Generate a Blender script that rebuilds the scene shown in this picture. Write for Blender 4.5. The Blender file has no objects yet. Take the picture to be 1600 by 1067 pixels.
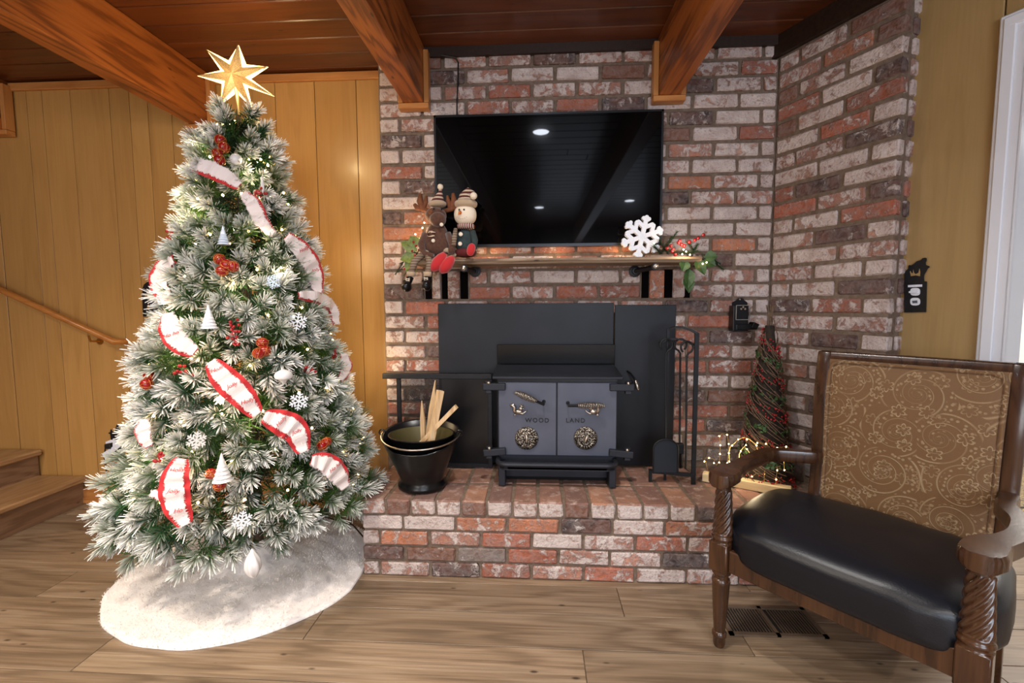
import bpy, bmesh, math, random
from mathutils import Vector, Matrix, noise as mnoise
random.seed(7)
S = bpy.context.scene
COL = S.collection
R = math.radians
# ------------------------------------------------------------------ camera
H = 1.2; FPX = 703.0
yaw, pit, rol = R(3.184), R(-4.349), R(0.244)
M3 = (Matrix.Rotation(yaw, 3, 'Z') @ Matrix.Rotation(pit, 3, 'X') @ Matrix.Rotation(rol, 3, 'Y'))
RT, FW, UP = M3.col[0].copy(), M3.col[1].copy(), M3.col[2].copy()
CAM = Vector((0, 0, H))
cd = bpy.data.cameras.new('camera'); cam = bpy.data.objects.new('camera', cd); COL.objects.link(cam)
m = Matrix.Identity(4)
for i in range(3):
    m[i][0] = RT[i]; m[i][1] = UP[i]; m[i][2] = -FW[i]; m[i][3] = CAM[i]
cam.matrix_world = m
cd.sensor_fit = 'HORIZONTAL'; cd.sensor_width = 36; cd.lens = FPX / 1600 * 36; cd.clip_start = .02
S.camera = cam
def ray(x, y): return RT * ((x - 800) / FPX) + FW + UP * (-(y - 533.5) / FPX)
def at(x, y, Y): d = ray(x, y); return CAM + d * (Y / d.y)
def onz(x, y, z): d = ray(x, y); return CAM + d * ((z - H) / d.z)
def onplane(x, y, p, n): d = ray(x, y); return CAM + d * ((p - CAM).dot(n) / d.dot(n))
# ------------------------------------------------------------------ world, lights, exposure
vs = S.view_settings; vs.view_transform = 'Standard'; vs.look = 'None'; vs.gamma = 1; vs.use_curve_mapping = False
vs.exposure = -0.12
S.display_settings.display_device = 'sRGB'
w = bpy.data.worlds.new('world'); S.world = w; w.use_nodes = True
w.node_tree.nodes['Background'].inputs[0].default_value = (.75, .85, 1, 1)
w.node_tree.nodes['Background'].inputs[1].default_value = .5
def lamp(kind, name, loc, power, color, size=.1, rot=(0, 0, 0), sizey=None, spread=None):
    l = bpy.data.lights.new(name, kind); l.energy = power; l.color = color
    if kind == 'AREA':
        l.size = size
        if sizey: l.shape = 'RECTANGLE'; l.size_y = sizey
        else: l.shape = 'DISK'
        if spread: l.spread = spread
    elif kind == 'POINT': l.shadow_soft_size = size
    o = bpy.data.objects.new(name, l); COL.objects.link(o); o.location = loc; o.rotation_euler = rot
    return o
WARM = (1, .87, .70); COOL = (.74, .85, 1.0)
CEIL = 2.52
# recessed ceiling lamps (their lights; housings are built further down)
DOWN = [(0.03, 1.18), (0.03, -1.4), (1.15, -1.1), (-1.3, -1.1), (-2.4, .5), (-1.3, .35)]
DPOW = [14, 40, 40, 36, 30, 28]
for i, (x, y) in enumerate(DOWN):
    lamp('AREA', 'downlight_lamp', (x, y, CEIL - .012), DPOW[i], WARM if i > 2 else (1, .95, .88), .11, spread=R(125))
lamp('AREA', 'window_and_fill_light', (.9, -2.9, 1.45), 95, COOL, 1.7, (R(90), 0, 0), 1.3)
lamp('AREA', 'window_and_fill_light', (-1.9, -2.9, 1.5), 55, (.95, .96, 1), 1.3, (R(90), 0, 0), 1.3)  # added soft fill for the tree front; no window known behind it
lamp('AREA', 'next_room_lamp', (3.4, 2.7, 2.3), 110, (1, .95, .88), .6)
# ------------------------------------------------------------------ helpers
def link(o, parent=None):
    COL.objects.link(o)
    if parent is not None: o.parent = parent
    return o
def tag(o, label=None, cat=None, group=None, kind=None):
    if label: o['label'] = label
    if cat: o['category'] = cat
    if group: o['group'] = group
    if kind: o['kind'] = kind
    return o
def thing(name, label, cat, loc=(0, 0, 0), rz=0, group=None):
    o = bpy.data.objects.new(name, None); o.empty_display_size = .05
    link(o); o.location = loc; o.rotation_euler = (0, 0, rz)
    return tag(o, label, cat, group)
def origin(p):
    v = Vector((0, 0, 0))
    while p is not None: v += Vector(p.location); p = p.parent
    return v
def frame(d, up=Vector((0, 0, 1))):
    d = d.normalized(); a = up.cross(d)
    if a.length < 1e-4: a = Vector((1, 0, 0)).cross(d)
    a.normalize(); return a, d.cross(a), d
class MB:
    def __init__(s): s.v = []; s.f = []; s.sm = True
    def add(s, vs_, fs):
        n = len(s.v); s.v += [Vector(q) for q in vs_]; s.f += [tuple(i + n for i in f) for f in fs]
    def box(s, c, d, rot=None, bev=0):
        x, y, z = d[0] / 2, d[1] / 2, d[2] / 2; c = Vector(c)
        if bev <= 0:
            P = [Vector((i * x, j * y, k * z)) for k in (-1, 1) for j in (-1, 1) for i in (-1, 1)]
            F = [(0, 2, 3, 1), (4, 5, 7, 6), (0, 1, 5, 4), (2, 6, 7, 3), (0, 4, 6, 2), (1, 3, 7, 5)]
        else:
            P = []; F = []
            for k in (-1, 1):
                for j in (-1, 1):
                    for i in (-1, 1):
                        P += [Vector((i * x, j * (y - bev), k * (z - bev))), Vector((i * (x - bev), j * y, k * (z - bev))), Vector((i * (x - bev), j * (y - bev), k * z))]
            def ix(i, j, k, t): return ((k > 0) * 4 + (j > 0) * 2 + (i > 0)) * 3 + t
            for q in (-1, 1):
                F.append([ix(q, a, b, 0) for a, b in ((-1, -1), (1, -1), (1, 1), (-1, 1))][::q])
                F.append([ix(a, q, b, 1) for a, b in ((-1, -1), (1, -1), (1, 1), (-1, 1))][::-q])
                F.append([ix(a, b, q, 2) for a, b in ((-1, -1), (1, -1), (1, 1), (-1, 1))][::q])
            for a in (-1, 1):
                for b in (-1, 1):
                    F.append((ix(a, b, -1, 0), ix(a, b, 1, 0), ix(a, b, 1, 1), ix(a, b, -1, 1)))
                    F.append((ix(a, -1, b, 0), ix(a, 1, b, 0), ix(a, 1, b, 2), ix(a, -1, b, 2)))
                    F.append((ix(-1, a, b, 1), ix(1, a, b, 1), ix(1, a, b, 2), ix(-1, a, b, 2)))
                    for k in (-1, 1): F.append((ix(a, b, k, 0), ix(a, b, k, 1), ix(a, b, k, 2)))
        if rot is not None: P = [rot @ p for p in P]
        s.add([p + c for p in P], F); return s
    def tube(s, pts, r, seg=8, cap=True, closed=False):
        pts = [Vector(p) for p in pts]; n = len(pts)
        rr = r if isinstance(r, (list, tuple)) else [r] * n
        a = None; V = []; F = []
        for i, p in enumerate(pts):
            if closed: d = pts[(i + 1) % n] - pts[i - 1]
            else: d = (pts[min(i + 1, n - 1)] - pts[max(i - 1, 0)])
            d = d.normalized() if d.length > 1e-9 else Vector((0, 0, 1))
            if a is None: a = frame(d)[0]
            else:
                a = a - d * a.dot(d); a = a.normalized() if a.length > 1e-6 else frame(d)[0]
            b = d.cross(a)
            V += [p + (a * math.cos(2 * math.pi * k / seg) + b * math.sin(2 * math.pi * k / seg)) * rr[i] for k in range(seg)]
        for i in range(n - 1 + (1 if closed else 0)):
            j = (i + 1) % n
            for k in range(seg):
                F.append((i * seg + k, i * seg + (k + 1) % seg, j * seg + (k + 1) % seg, j * seg + k))
        if cap and not closed:
            F.append(tuple(range(seg))[::-1]); F.append(tuple((n - 1) * seg + k for k in range(seg)))
        s.add(V, F); return s
    def lathe(s, prof, c=(0, 0, 0), seg=24, axis=None, cap=True, sx=1, sy=1):
        c = Vector(c); V = []; F = []; n = len(prof)
        if axis is None: A, B, D = Vector((1, 0, 0)), Vector((0, 1, 0)), Vector((0, 0, 1))
        else: A, B, D = frame(Vector(axis))
        for r, z in prof:
            V += [c + A * (r * sx * math.cos(2 * math.pi * k / seg)) + B * (r * sy * math.sin(2 * math.pi * k / seg)) + D * z for k in range(seg)]
        for i in range(n - 1):
            for k in range(seg):
                F.append((i * seg + k, i * seg + (k + 1) % seg, (i + 1) * seg + (k + 1) % seg, (i + 1) * seg + k))
        if cap:
            F.append(tuple(range(seg))[::-1]); F.append(tuple((n - 1) * seg + k for k in range(seg)))
        s.add(V, F); return s
    def sup(s, c, d, e1=1., e2=1., seg=16, ring=10, rot=None, fn=None):
        """super-ellipsoid, d = half sizes"""
        def pw(a, e): return math.copysign(abs(a) ** e, a)
        V = []; F = []; c = Vector(c)
        for i in range(ring + 1):
            t = -math.pi / 2 + math.pi * i / ring
            for k in range(seg):
                u = 2 * math.pi * k / seg
                p = Vector((d[0] * pw(math.cos(t), e1) * pw(math.cos(u), e2), d[1] * pw(math.cos(t), e1) * pw(math.sin(u), e2), d[2] * pw(math.sin(t), e1)))
                if fn: p = fn(p)
                if rot is not None: p = rot @ p
                V.append(c + p)
        for i in range(ring):
            for k in range(seg):
                F.append((i * seg + k, i * seg + (k + 1) % seg, (i + 1) * seg + (k + 1) % seg, (i + 1) * seg + k))
        s.add(V, F); return s
    def ball(s, c, r, seg=12, ring=8): return s.sup(c, (r, r, r), seg=seg, ring=ring)
    def prism(s, out, th, c=(0, 0, 0), X=Vector((1, 0, 0)), Z=Vector((0, 0, 1))):
        """outline in (X,Z), extruded both ways along the normal"""
        X = Vector(X).normalized(); Z = Vector(Z).normalized(); N = X.cross(Z).normalized(); c = Vector(c); n = len(out)
        V = [c + X * a + Z * b - N * th / 2 for a, b in out] + [c + X * a + Z * b + N * th / 2 for a, b in out]
        F = [tuple(range(n))[::-1], tuple(range(n, 2 * n))] + [(i, (i + 1) % n, n + (i + 1) % n, n + i) for i in range(n)]
        s.add(V, F); return s
    def build(s, name, mt, parent=None, world=False, smooth=False, label=None, bev=0, loc=None):
        off = origin(parent) if (world and parent is not None) else Vector((0, 0, 0))
        if loc is not None: off = Vector(loc)
        me = bpy.data.meshes.new(name); me.from_pydata([tuple(v - off) for v in s.v], [], s.f)
        bm = bmesh.new(); bm.from_mesh(me)
        bmesh.ops.remove_doubles(bm, verts=bm.verts, dist=1e-6)
        bmesh.ops.recalc_face_normals(bm, faces=bm.faces)
        if bev: bmesh.ops.bevel(bm, geom=[e for e in bm.edges if len(e.link_faces) == 2 and e.calc_face_angle(0) > .6], offset=bev, segments=2, affect='EDGES', profile=.5)
        bm.to_mesh(me); bm.free()
        if smooth:
            me.shade_smooth() if hasattr(me, 'shade_smooth') else None
            if smooth != 'all' and hasattr(me, 'set_sharp_from_angle'): me.set_sharp_from_angle(angle=R(40))
        for q in (mt if isinstance(mt, (list, tuple)) else [mt]): me.materials.append(q)
        o = bpy.data.objects.new(name, me); link(o, parent)
        if loc is not None: o.location = loc
        if label: o['label'] = label
        return o
def text_mesh(body, name, mt, parent, size, Mx, ext=.0008, shear=0, align='CENTER', world=True, space=1.0):
    c = bpy.data.curves.new(name, 'FONT'); c.body = body; c.size = size; c.extrude = ext; c.align_x = align; c.align_y = 'CENTER'; c.shear = shear; c.resolution_u = 3; c.space_character = space
    tmp = bpy.data.objects.new('tmp_text', c); me = bpy.data.meshes.new_from_object(tmp); bpy.data.objects.remove(tmp); bpy.data.curves.remove(c)
    me.name = name; me.materials.clear(); me.materials.append(mt)
    o = bpy.data.objects.new(name, me); link(o, parent)
    if world and parent is not None: Mx = Matrix.Translation(-origin(parent)) @ Mx
    o.matrix_local = Mx; return o
def mx(loc, X, Y, Z):
    q = Matrix.Identity(4)
    for i in range(3): q[i][0] = X[i]; q[i][1] = Y[i]; q[i][2] = Z[i]; q[i][3] = loc[i]
    return q
# ------------------------------------------------------------------ materials
def srgb(r, g, b):
    f = lambda c: (c / 255 / 12.92) if c <= 10 else (((c / 255) + .055) / 1.055) ** 2.4
    return (f(r), f(g), f(b), 1)
class N:
    def __init__(s, name):
        s.m = bpy.data.materials.new(name); s.m.use_nodes = True; s.t = s.m.node_tree; s.b = s.t.nodes['Principled BSDF']
    def n(s, typ, **k):
        q = s.t.nodes.new(typ)
        for a, b in k.items(): setattr(q, a, b)
        return q
    def l(s, a, b): s.t.links.new(a, b)
    def put(s, sock, v):
        if hasattr(v, 'is_output') or isinstance(v, bpy.types.NodeSocket): s.l(v, sock)
        else: sock.default_value = v
    def math(s, op, a, b=0., c=None, clamp=False):
        q = s.n('ShaderNodeMath', operation=op); q.use_clamp = clamp; s.put(q.inputs[0], a); s.put(q.inputs[1], b)
        if c is not None: s.put(q.inputs[2], c)
        return q.outputs[0]
    def noise(s, vec, scale, detail=4, rough=.5, dist=0):
        q = s.n('ShaderNodeTexNoise'); s.l(vec, q.inputs['Vector']); q.inputs['Scale'].default_value = scale
        q.inputs['Detail'].default_value = detail; q.inputs['Roughness'].default_value = rough; q.inputs['Distortion'].default_value = dist
        return q.outputs[0]
    def ramp(s, fac, stops):
        q = s.n('ShaderNodeValToRGB'); s.put(q.inputs[0], fac); e = q.color_ramp.elements
        while len(e) < len(stops): e.new(.5)
        for i, (p, c) in enumerate(stops): e[i].position = p; e[i].color = c
        return q.outputs[0]
    def mix(s, fac, a, b, mode='MIX'):
        q = s.n('ShaderNodeMix', data_type='RGBA', blend_type=mode); s.put(q.inputs[0], fac); s.put(q.inputs[6], a); s.put(q.inputs[7], b)
        return q.outputs[2]
    def map(s, v, a, b, c=0., d=1.):
        q = s.n('ShaderNodeMapRange'); s.put(q.inputs[0], v); s.put(q.inputs[1], a); s.put(q.inputs[2], b); s.put(q.inputs[3], c); s.put(q.inputs[4], d)
        return q.outputs[0]
    def coord(s, scale=(1, 1, 1), rnd=40.):
        tc = s.n('ShaderNodeTexCoord'); mp = s.n('ShaderNodeMapping'); s.l(tc.outputs['Object'], mp.inputs[0]); mp.inputs['Scale'].default_value = scale
        if rnd:
            oi = s.n('ShaderNodeObjectInfo'); v = s.n('ShaderNodeVectorMath', operation='SCALE'); v.inputs[0].default_value = (rnd, rnd * .7, rnd * 1.3)
            s.l(oi.outputs['Random'], v.inputs['Scale']); s.l(v.outputs[0], mp.inputs['Location'])
        return mp.outputs[0]
    def bump(s, h, strength=.3, dist=.01):
        q = s.n('ShaderNodeBump'); s.l(h, q.inputs['Height']); q.inputs['Strength'].default_value = strength; q.inputs['Distance'].default_value = dist
        s.l(q.outputs[0], s.b.inputs['Normal'])
    def set(s, **k):
        nm = dict(base='Base Color', rough='Roughness', metal='Metallic', spec='Specular IOR Level', coat='Coat Weight', coatr='Coat Roughness', em='Emission Color', es='Emission Strength', sheen='Sheen Weight', trans='Transmission Weight', sub='Subsurface Weight')
        for a, v in k.items(): s.put(s.b.inputs[nm[a]], v)
        return s
def plain(name, c, rough=.5, metal=0, spec=.5, coat=0, nz=0, nscale=60, bump=0, coatr=.1, sheen=0):
    q = N(name); q.set(base=c, rough=rough, metal=metal, spec=spec, coat=coat, coatr=coatr, sheen=sheen)
    if nz or bump:
        co = q.coord(rnd=0); f = q.noise(co, nscale, 4)
        if nz: q.set(base=q.mix(q.map(f, .35, .65), tuple(x * (1 - nz) for x in c[:3]) + (1,), tuple(min(1, x * (1 + nz)) for x in c[:3]) + (1,)))
        if bump: q.bump(f, bump, .004)
    return q.m
def glow(name, c, st):
    q = N(name); q.set(base=c, em=c, es=st); return q.m
def wood(name, dark, mid, light, axis=0, freq=1., rough=.4, rings=.5, vary=.25, coat=0, knot=True, ax=1.1, dist=.6, fine=.35):
    q = N(name)
    sc = [14., 14., 14.]; sc[axis] = ax
    co = q.coord(tuple(a * freq for a in sc), 30)
    n1 = q.noise(co, 1.0, 6, .62, dist)
    sc2 = [110., 110., 110.]; sc2[axis] = 3.
    n2 = q.noise(q.coord(tuple(sc2), 30), 1, 3, .6)
    sc3 = [3., 3., 3.]; sc3[axis] = .7
    big = q.noise(q.coord(tuple(a * freq for a in sc3), 30), 1, 2, .5)
    rg = q.math('SINE', q.math('MULTIPLY', q.math('ADD', q.math('MULTIPLY', n1, .35), big), 70. * 1.0))
    rg = q.map(rg, -1, 1)
    f = q.math('ADD', q.math('MULTIPLY', n1, 1 - rings), q.math('MULTIPLY', q.math('POWER', rg, 1.6), rings))
    base = q.ramp(f, [(.18, light), (.5, mid), (.85, dark)])
    base = q.mix(q.map(n2, .35, .75, 0, fine), base, dark)
    base = q.mix(q.map(big, .35, .65, 0, .3), base, mid)
    if knot:
        vk = q.n('ShaderNodeTexVoronoi'); kc = [2.6, 2.6, 2.6]; kc[axis] = 1.0
        q.l(q.coord(tuple(kc), 30), vk.inputs['Vector'])
        base = q.mix(q.map(vk.outputs['Distance'], .035, .09, .85, 0), base, tuple(x * .35 for x in dark[:3]) + (1,))
    oi = q.n('ShaderNodeObjectInfo')
    hsv = q.n('ShaderNodeHueSaturation'); q.l(base, hsv.inputs['Color']); q.l(q.map(oi.outputs['Random'], 0, 1, 1 - vary, 1 + vary), hsv.inputs['Value'])
    q.set(base=hsv.outputs[0], rough=rough, coat=coat, coatr=.15)
    q.bump(n2, .12, .002)
    return q.m
def brickmat(name, ew=True):
    q = N(name); oi = q.n('ShaderNodeObjectInfo'); co = q.coord((1, 1, 1), 60)
    n1 = q.noise(co, 20, 9, .72, .5); n2 = q.noise(co, 11, 4, .6); n3 = q.noise(co, 90, 4, .6); n4 = q.noise(co, 38, 3, .5, .5)
    t = q.map(oi.outputs['Alpha'], 0, 1, .70, .33)
    fac = q.map(n1, q.math('SUBTRACT', t, .045), q.math('ADD', t, .035))
    fac = q.math('MULTIPLY', fac, q.map(n3, .25, .5, .55, 1.), clamp=True)
    c = q.mix(q.map(n2, .35, .65, 0, .5), oi.outputs['Color'], srgb(134, 92, 76))
    c = q.mix(q.map(n4, .5, .7, 0, .35), c, srgb(80, 60, 56))
    wh = q.mix(q.map(n2, .3, .7), srgb(216, 204, 198), srgb(186, 168, 162))
    c = q.mix(q.math('MAXIMUM', q.math('MULTIPLY', fac, .93), q.map(n4, .35, .7, .0, .22)), c, wh)
    c = q.mix(q.map(n3, .58, .7, 0, .5), c, srgb(90, 68, 60))
    q.set(base=c, rough=.88, spec=.25)
    q.bump(q.math('ADD', q.math('MULTIPLY', n3, .5), q.math('ADD', q.math('MULTIPLY', fac, .25), n4)), .9, .009)
    return q.m
M = {}
M['brick'] = brickmat('brick_clay')
q = N('mortar'); co = q.coord((1, 1, 1), 0); n = q.noise(co, 40, 6, .65)
q.set(base=q.mix(q.map(n, .3, .7), srgb(102, 86, 72), srgb(134, 116, 102)), rough=.95, spec=.1); q.bump(n, .8, .006); M['mortar'] = q.m
M['floor'] = wood('oak_floor', srgb(66, 52, 40), srgb(134, 112, 90), srgb(160, 140, 118), 0, .8, .36, .22, .18, ax=.5, dist=.3, fine=.6)
M['panel'] = wood('pine_panelling', srgb(156, 110, 56), srgb(182, 136, 76), srgb(190, 144, 84), 2, .55, .36, .12, .06, coat=.12, knot=False)
M['panelr'] = wood('olive_panelling', srgb(140, 112, 68), srgb(164, 134, 88), srgb(172, 142, 96), 2, .55, .4, .12, .05, coat=.15, knot=False)
M['ceil'] = wood('ceiling_pine', srgb(56, 26, 10), srgb(94, 46, 18), srgb(108, 56, 22), 0, .5, .38, .25, .15, coat=.2)
M['beam'] = wood('beam_fir', srgb(84, 40, 14), srgb(154, 84, 32), srgb(178, 102, 44), 1, .7, .42, .55, .06, coat=.1)
M['trim'] = wood('trim_pine', srgb(150, 88, 40), srgb(186, 124, 66), srgb(204, 146, 84), 0, .8, .4, .2, .06, knot=False)
M['trimz'] = wood('trim_pine_upright', srgb(150, 88, 40), srgb(186, 124, 66), srgb(204, 146, 84), 2, .8, .4, .2, .06, knot=False)
M['darktrim'] = plain('dark_stained_trim', srgb(42, 26, 16), .5, nz=.3)
M['stair'] = wood('stair_oak', srgb(116, 84, 56), srgb(156, 120, 84), srgb(178, 144, 106), 1, .9, .35, .3, .05)
M['riser'] = wood('stair_riser_oak', srgb(90, 64, 46), srgb(128, 98, 76), srgb(144, 114, 90), 1, .9, .4, .4, .05)
M['rail'] = wood('handrail_wood', srgb(140, 82, 34), srgb(178, 114, 54), srgb(192, 130, 66), 0, .9, .3, .2, 0, coat=.3, knot=False)
M['chair'] = wood('walnut_frame', srgb(30, 17, 10), srgb(64, 38, 22), srgb(84, 54, 32), 2, 1, .26, .3, 0, coat=.3, knot=False)
M['mantel'] = wood('weathered_mantel', srgb(74, 54, 40), srgb(136, 112, 90), srgb(170, 148, 124), 0, .9, .6, .5, 0)
M['stick'] = wood('split_pine', srgb(170, 128, 84), srgb(214, 180, 136), srgb(230, 204, 164), 2, 1.5, .6, .3, .1, knot=False)
M['pinebase'] = wood('pale_pine_block', srgb(190, 160, 112), srgb(222, 200, 158), srgb(232, 214, 176), 0, 1.5, .55, .3, 0, knot=False)
M['black'] = plain('black_enamel', (.004, .004, .005, 1), .28, spec=.4)
M['blackm'] = plain('matte_black_iron', (.007, .007, .009, 1), .5, spec=.35, nz=.3, bump=.1)
M['sheet'] = plain('black_steel_sheet', (.007, .007, .010, 1), .45, spec=.3, metal=.0, nz=.35, nscale=5, bump=.02)
M['stove'] = plain('cast_stove_grey', srgb(84, 87, 100), .5, metal=.25, nz=.08, nscale=9, bump=.04)
M['stoved'] = plain('cast_stove_dark', srgb(36, 38, 46), .5, metal=.3, nz=.15, nscale=9)
M['nickel'] = plain('brushed_nickel', srgb(190, 180, 168), .3, metal=1)
q = N('ornate_nickel'); co = q.coord(rnd=0); vo = q.n('ShaderNodeTexVoronoi'); q.l(co, vo.inputs['Vector']); vo.inputs['Scale'].default_value = 170
q.set(base=q.mix(q.map(vo.outputs['Distance'], .2, .6), srgb(205, 195, 180), srgb(60, 52, 46)), rough=.35, metal=.9); q.bump(vo.outputs['Distance'], .8, .004); M['ornate'] = q.m
M['tv'] = plain('tv_bezel', (.02, .02, .022, 1), .3, metal=.5)
M['screen'] = plain('tv_glass', (.0008, .0008, .001, 1), .03, spec=.14, coat=.07, coatr=.14)
M['white'] = plain('white_paint', srgb(226, 228, 234), .4)
M['whitewall'] = plain('white_plaster', srgb(236, 234, 230), .8, bump=.5, nscale=90)
M['wallplain'] = plain('tan_wall', srgb(150, 120, 90), .7)
M['leather'] = plain('black_leather', (.004, .005, .009, 1), .36, spec=.42, coat=.0, coatr=.35, bump=.10, nscale=260)
M['gold'] = plain('gold_glitter', srgb(196, 160, 104), .45, metal=.3, nz=.5, nscale=400, bump=.5)
M['stare'] = glow('star_glow', srgb(255, 226, 150), 4.5)
M['bulb'] = glow('warm_bulb', srgb(255, 205, 130), 38)
M['bulb2'] = glow('warm_micro_bulb', srgb(255, 214, 140), 30)
M['lampw'] = glow('downlight_diffuser', srgb(235, 242, 255), 90)
M['wire'] = plain('copper_wire', srgb(210, 180, 120), .3, metal=.9)
M['greenwire'] = plain('green_wire', srgb(24, 40, 24), .6)
M['red'] = plain('red_velvet', srgb(190, 14, 24), .75, sheen=.5, bump=.2, nscale=300)
M['redball'] = plain('red_gloss', srgb(150, 14, 14), .22, coat=.5)
M['berry'] = plain('red_berry', srgb(158, 10, 20), .3, coat=.4)
M['cloth'] = plain('white_linen', srgb(236, 222, 218), .85, bump=.4, nscale=250)
M['letter'] = plain('ribbon_lettering', srgb(190, 60, 60), .8)
M['pearl'] = plain('pearl_white', srgb(232, 228, 226), .25, coat=.4)
M['snowflake'] = plain('white_glitter', srgb(236, 238, 244), .5, nz=.1, nscale=300)
M['blueglass'] = plain('pale_blue_glass', srgb(196, 208, 224), .2, coat=.5)
M['pinec'] = plain('gold_twine', srgb(190, 110, 50), .5, metal=.4)
M['trunk'] = plain('trunk_brown', srgb(58, 42, 28), .8)
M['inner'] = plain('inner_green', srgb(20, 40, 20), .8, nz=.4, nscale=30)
M['fur'] = plain('white_plush', srgb(238, 230, 226), .95, sheen=.6, nz=.04, nscale=30, bump=.6)
M['ivy'] = plain('ivy_green', srgb(52, 80, 36), .55, nz=.3, nscale=40)
M['darkgreen'] = plain('fir_green', srgb(34, 62, 34), .7, nz=.3)
M['twig'] = plain('vine_twig', srgb(98, 76, 58), .8, nz=.3, nscale=90)
M['moose'] = plain('brown_plush', srgb(88, 54, 38), .9, sheen=.3, nz=.2, nscale=90)
M['antler'] = plain('antler_brown', srgb(116, 66, 36), .8, nz=.2)
M['beige'] = plain('beige_fur', srgb(186, 160, 130), .95, sheen=.4, bump=.7, nscale=200)
M['felt'] = plain('cream_felt', srgb(240, 222, 198), .9)
M['teal'] = plain('dark_teal_plush', srgb(46, 58, 58), .9, nz=.2)
M['carrot'] = plain('orange_carrot', srgb(212, 110, 40), .7)
M['maroon'] = plain('maroon_knit', srgb(92, 26, 28), .9)
M['vent'] = plain('vent_black', (.01, .01, .01, 1), .5)
M['ventf'] = plain('vent_frame', srgb(92, 76, 62), .5)
M['olive'] = plain('bucket_liner', srgb(96, 88, 56), .4, metal=.4, coat=.2)
M['cable'] = plain('black_cable', (.01, .01, .01, 1), .5)
M['brass'] = plain('brass', srgb(190, 140, 70), .3, metal=1)
M['tagp'] = plain('printed_label', srgb(225, 225, 235), .6, nz=.2, nscale=500)
# striped knit
def stripes(name, a, b, freq, ax=2):
    q = N(name); tc = q.n('ShaderNodeTexCoord'); sp = q.n('ShaderNodeSeparateXYZ'); q.l(tc.outputs['Object'], sp.inputs[0])
    f = q.math('GREATER_THAN', q.math('SINE', q.math('MULTIPLY', sp.outputs[ax], freq)), .1)
    q.set(base=q.mix(f, a, b), rough=.9); return q.m
M['hat'] = stripes('striped_hat_knit', srgb(84, 28, 28), srgb(205, 185, 160), 330)
M['scarf'] = stripes('striped_scarf_knit', srgb(110, 26, 30), srgb(200, 190, 175), 620, 0)
M['legknit'] = stripes('striped_leg_knit', srgb(110, 90, 74), srgb(150, 130, 110), 500)
# needles : frost amount is a property of each needle (flocking on the tips)
def needlemat(name, g1, g2):
    q = N(name); a = q.n('ShaderNodeAttribute'); a.attribute_name = 'frost'; oi = q.n('ShaderNodeObjectInfo')
    g = q.mix(oi.outputs['Random'], g1, g2)
    f = q.math('MULTIPLY', a.outputs['Fac'], q.map(oi.outputs['Random'], 0, 1, 1.2, .55), clamp=True)
    q.set(base=q.mix(f, g, srgb(250, 248, 244)), rough=.7, spec=.2); return q.m
M['needle'] = needlemat('flocked_needles', srgb(26, 74, 40), srgb(70, 100, 36))
# brocade
def brocade(name, ca, cb, sc, ax=2):
    q = N(name); tc = q.n('ShaderNodeTexCoord'); sp = q.n('ShaderNodeSeparateXYZ'); q.l(tc.outputs['Object'], sp.inputs[0])
    cb_ = q.n('ShaderNodeCombineXYZ'); q.l(sp.outputs[0], cb_.inputs[0]); q.l(sp.outputs[ax], cb_.inputs[1]); v = cb_.outputs[0]
    def swirl(scale, k, arms):
        vo = q.n('ShaderNodeTexVoronoi', voronoi_dimensions='2D'); q.l(v, vo.inputs['Vector']); vo.inputs['Scale'].default_value = scale; vo.inputs['Randomness'].default_value = .8
        d = q.n('ShaderNodeVectorMath', operation='SUBTRACT'); q.l(v, d.inputs[0]); q.l(vo.outputs['Position'], d.inputs[1])
        s2 = q.n('ShaderNodeSeparateXYZ'); q.l(d.outputs[0], s2.inputs[0])
        an = q.math('ARCTAN2', s2.outputs[1], s2.outputs[0]); ln = q.n('ShaderNodeVectorMath', operation='LENGTH'); q.l(d.outputs[0], ln.inputs[0])
        lg = q.math('MULTIPLY', q.math('LOGARITHM', q.math('ADD', ln.outputs['Value'], .004), 2.718), k)
        return q.math('SINE', q.math('ADD', q.math('MULTIPLY', an, arms), lg)), vo.outputs['Distance'], an, ln.outputs['Value']
    s1, d1, a1, l1 = swirl(sc, 7., 1.)
    s2, d2, a2, l2 = swirl(sc * 2.1, 3.5, 5.)
    line = q.math('ABSOLUTE', s1)
    m1 = q.map(line, .0, .32, 1, 0)
    petals = q.map(q.math('ABSOLUTE', q.math('SUBTRACT', l2, q.math('ADD', .010, q.math('MULTIPLY', q.math('ABSOLUTE', q.math('SINE', q.math('MULTIPLY', a2, 3.))), .010)))), .0012, .0032, 1, 0)
    mod = q.noise(v, sc * .9, 2); sel = q.map(mod, .48, .53)
    m2 = q.math('MAXIMUM', q.math('MULTIPLY', m1, q.map(sel, 0, 1, .95, .45)), q.math('MULTIPLY', petals, q.map(sel, 0, 1, .5, 1.)))
    vd = q.n('ShaderNodeTexVoronoi', voronoi_dimensions='2D'); q.l(v, vd.inputs['Vector']); vd.inputs['Scale'].default_value = sc * 9
    dots = q.map(vd.outputs['Distance'], .18, .34, .7, 0)
    msk = q.map(s1, .5, .8)
    f = q.math('MAXIMUM', m2, q.math('MULTIPLY', dots, msk))
    fine = q.noise(tc.outputs['Object'], 500, 2)
    c = q.mix(f, ca, cb); c = q.mix(q.map(fine, .3, .7, 0, .35), c, tuple(x * .6 for x in ca[:3]) + (1,))
    q.set(base=c, rough=.62, sheen=.25); q.bump(q.math('ADD', f, q.math('MULTIPLY', fine, .4)), .5, .004); return q.m
M['brocade'] = brocade('paisley_brocade', srgb(116, 80, 42), srgb(172, 144, 106), 6.8)
M['rug'] = brocade('gold_rug', srgb(70, 50, 20), srgb(214, 184, 110), 9., 1)
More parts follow.
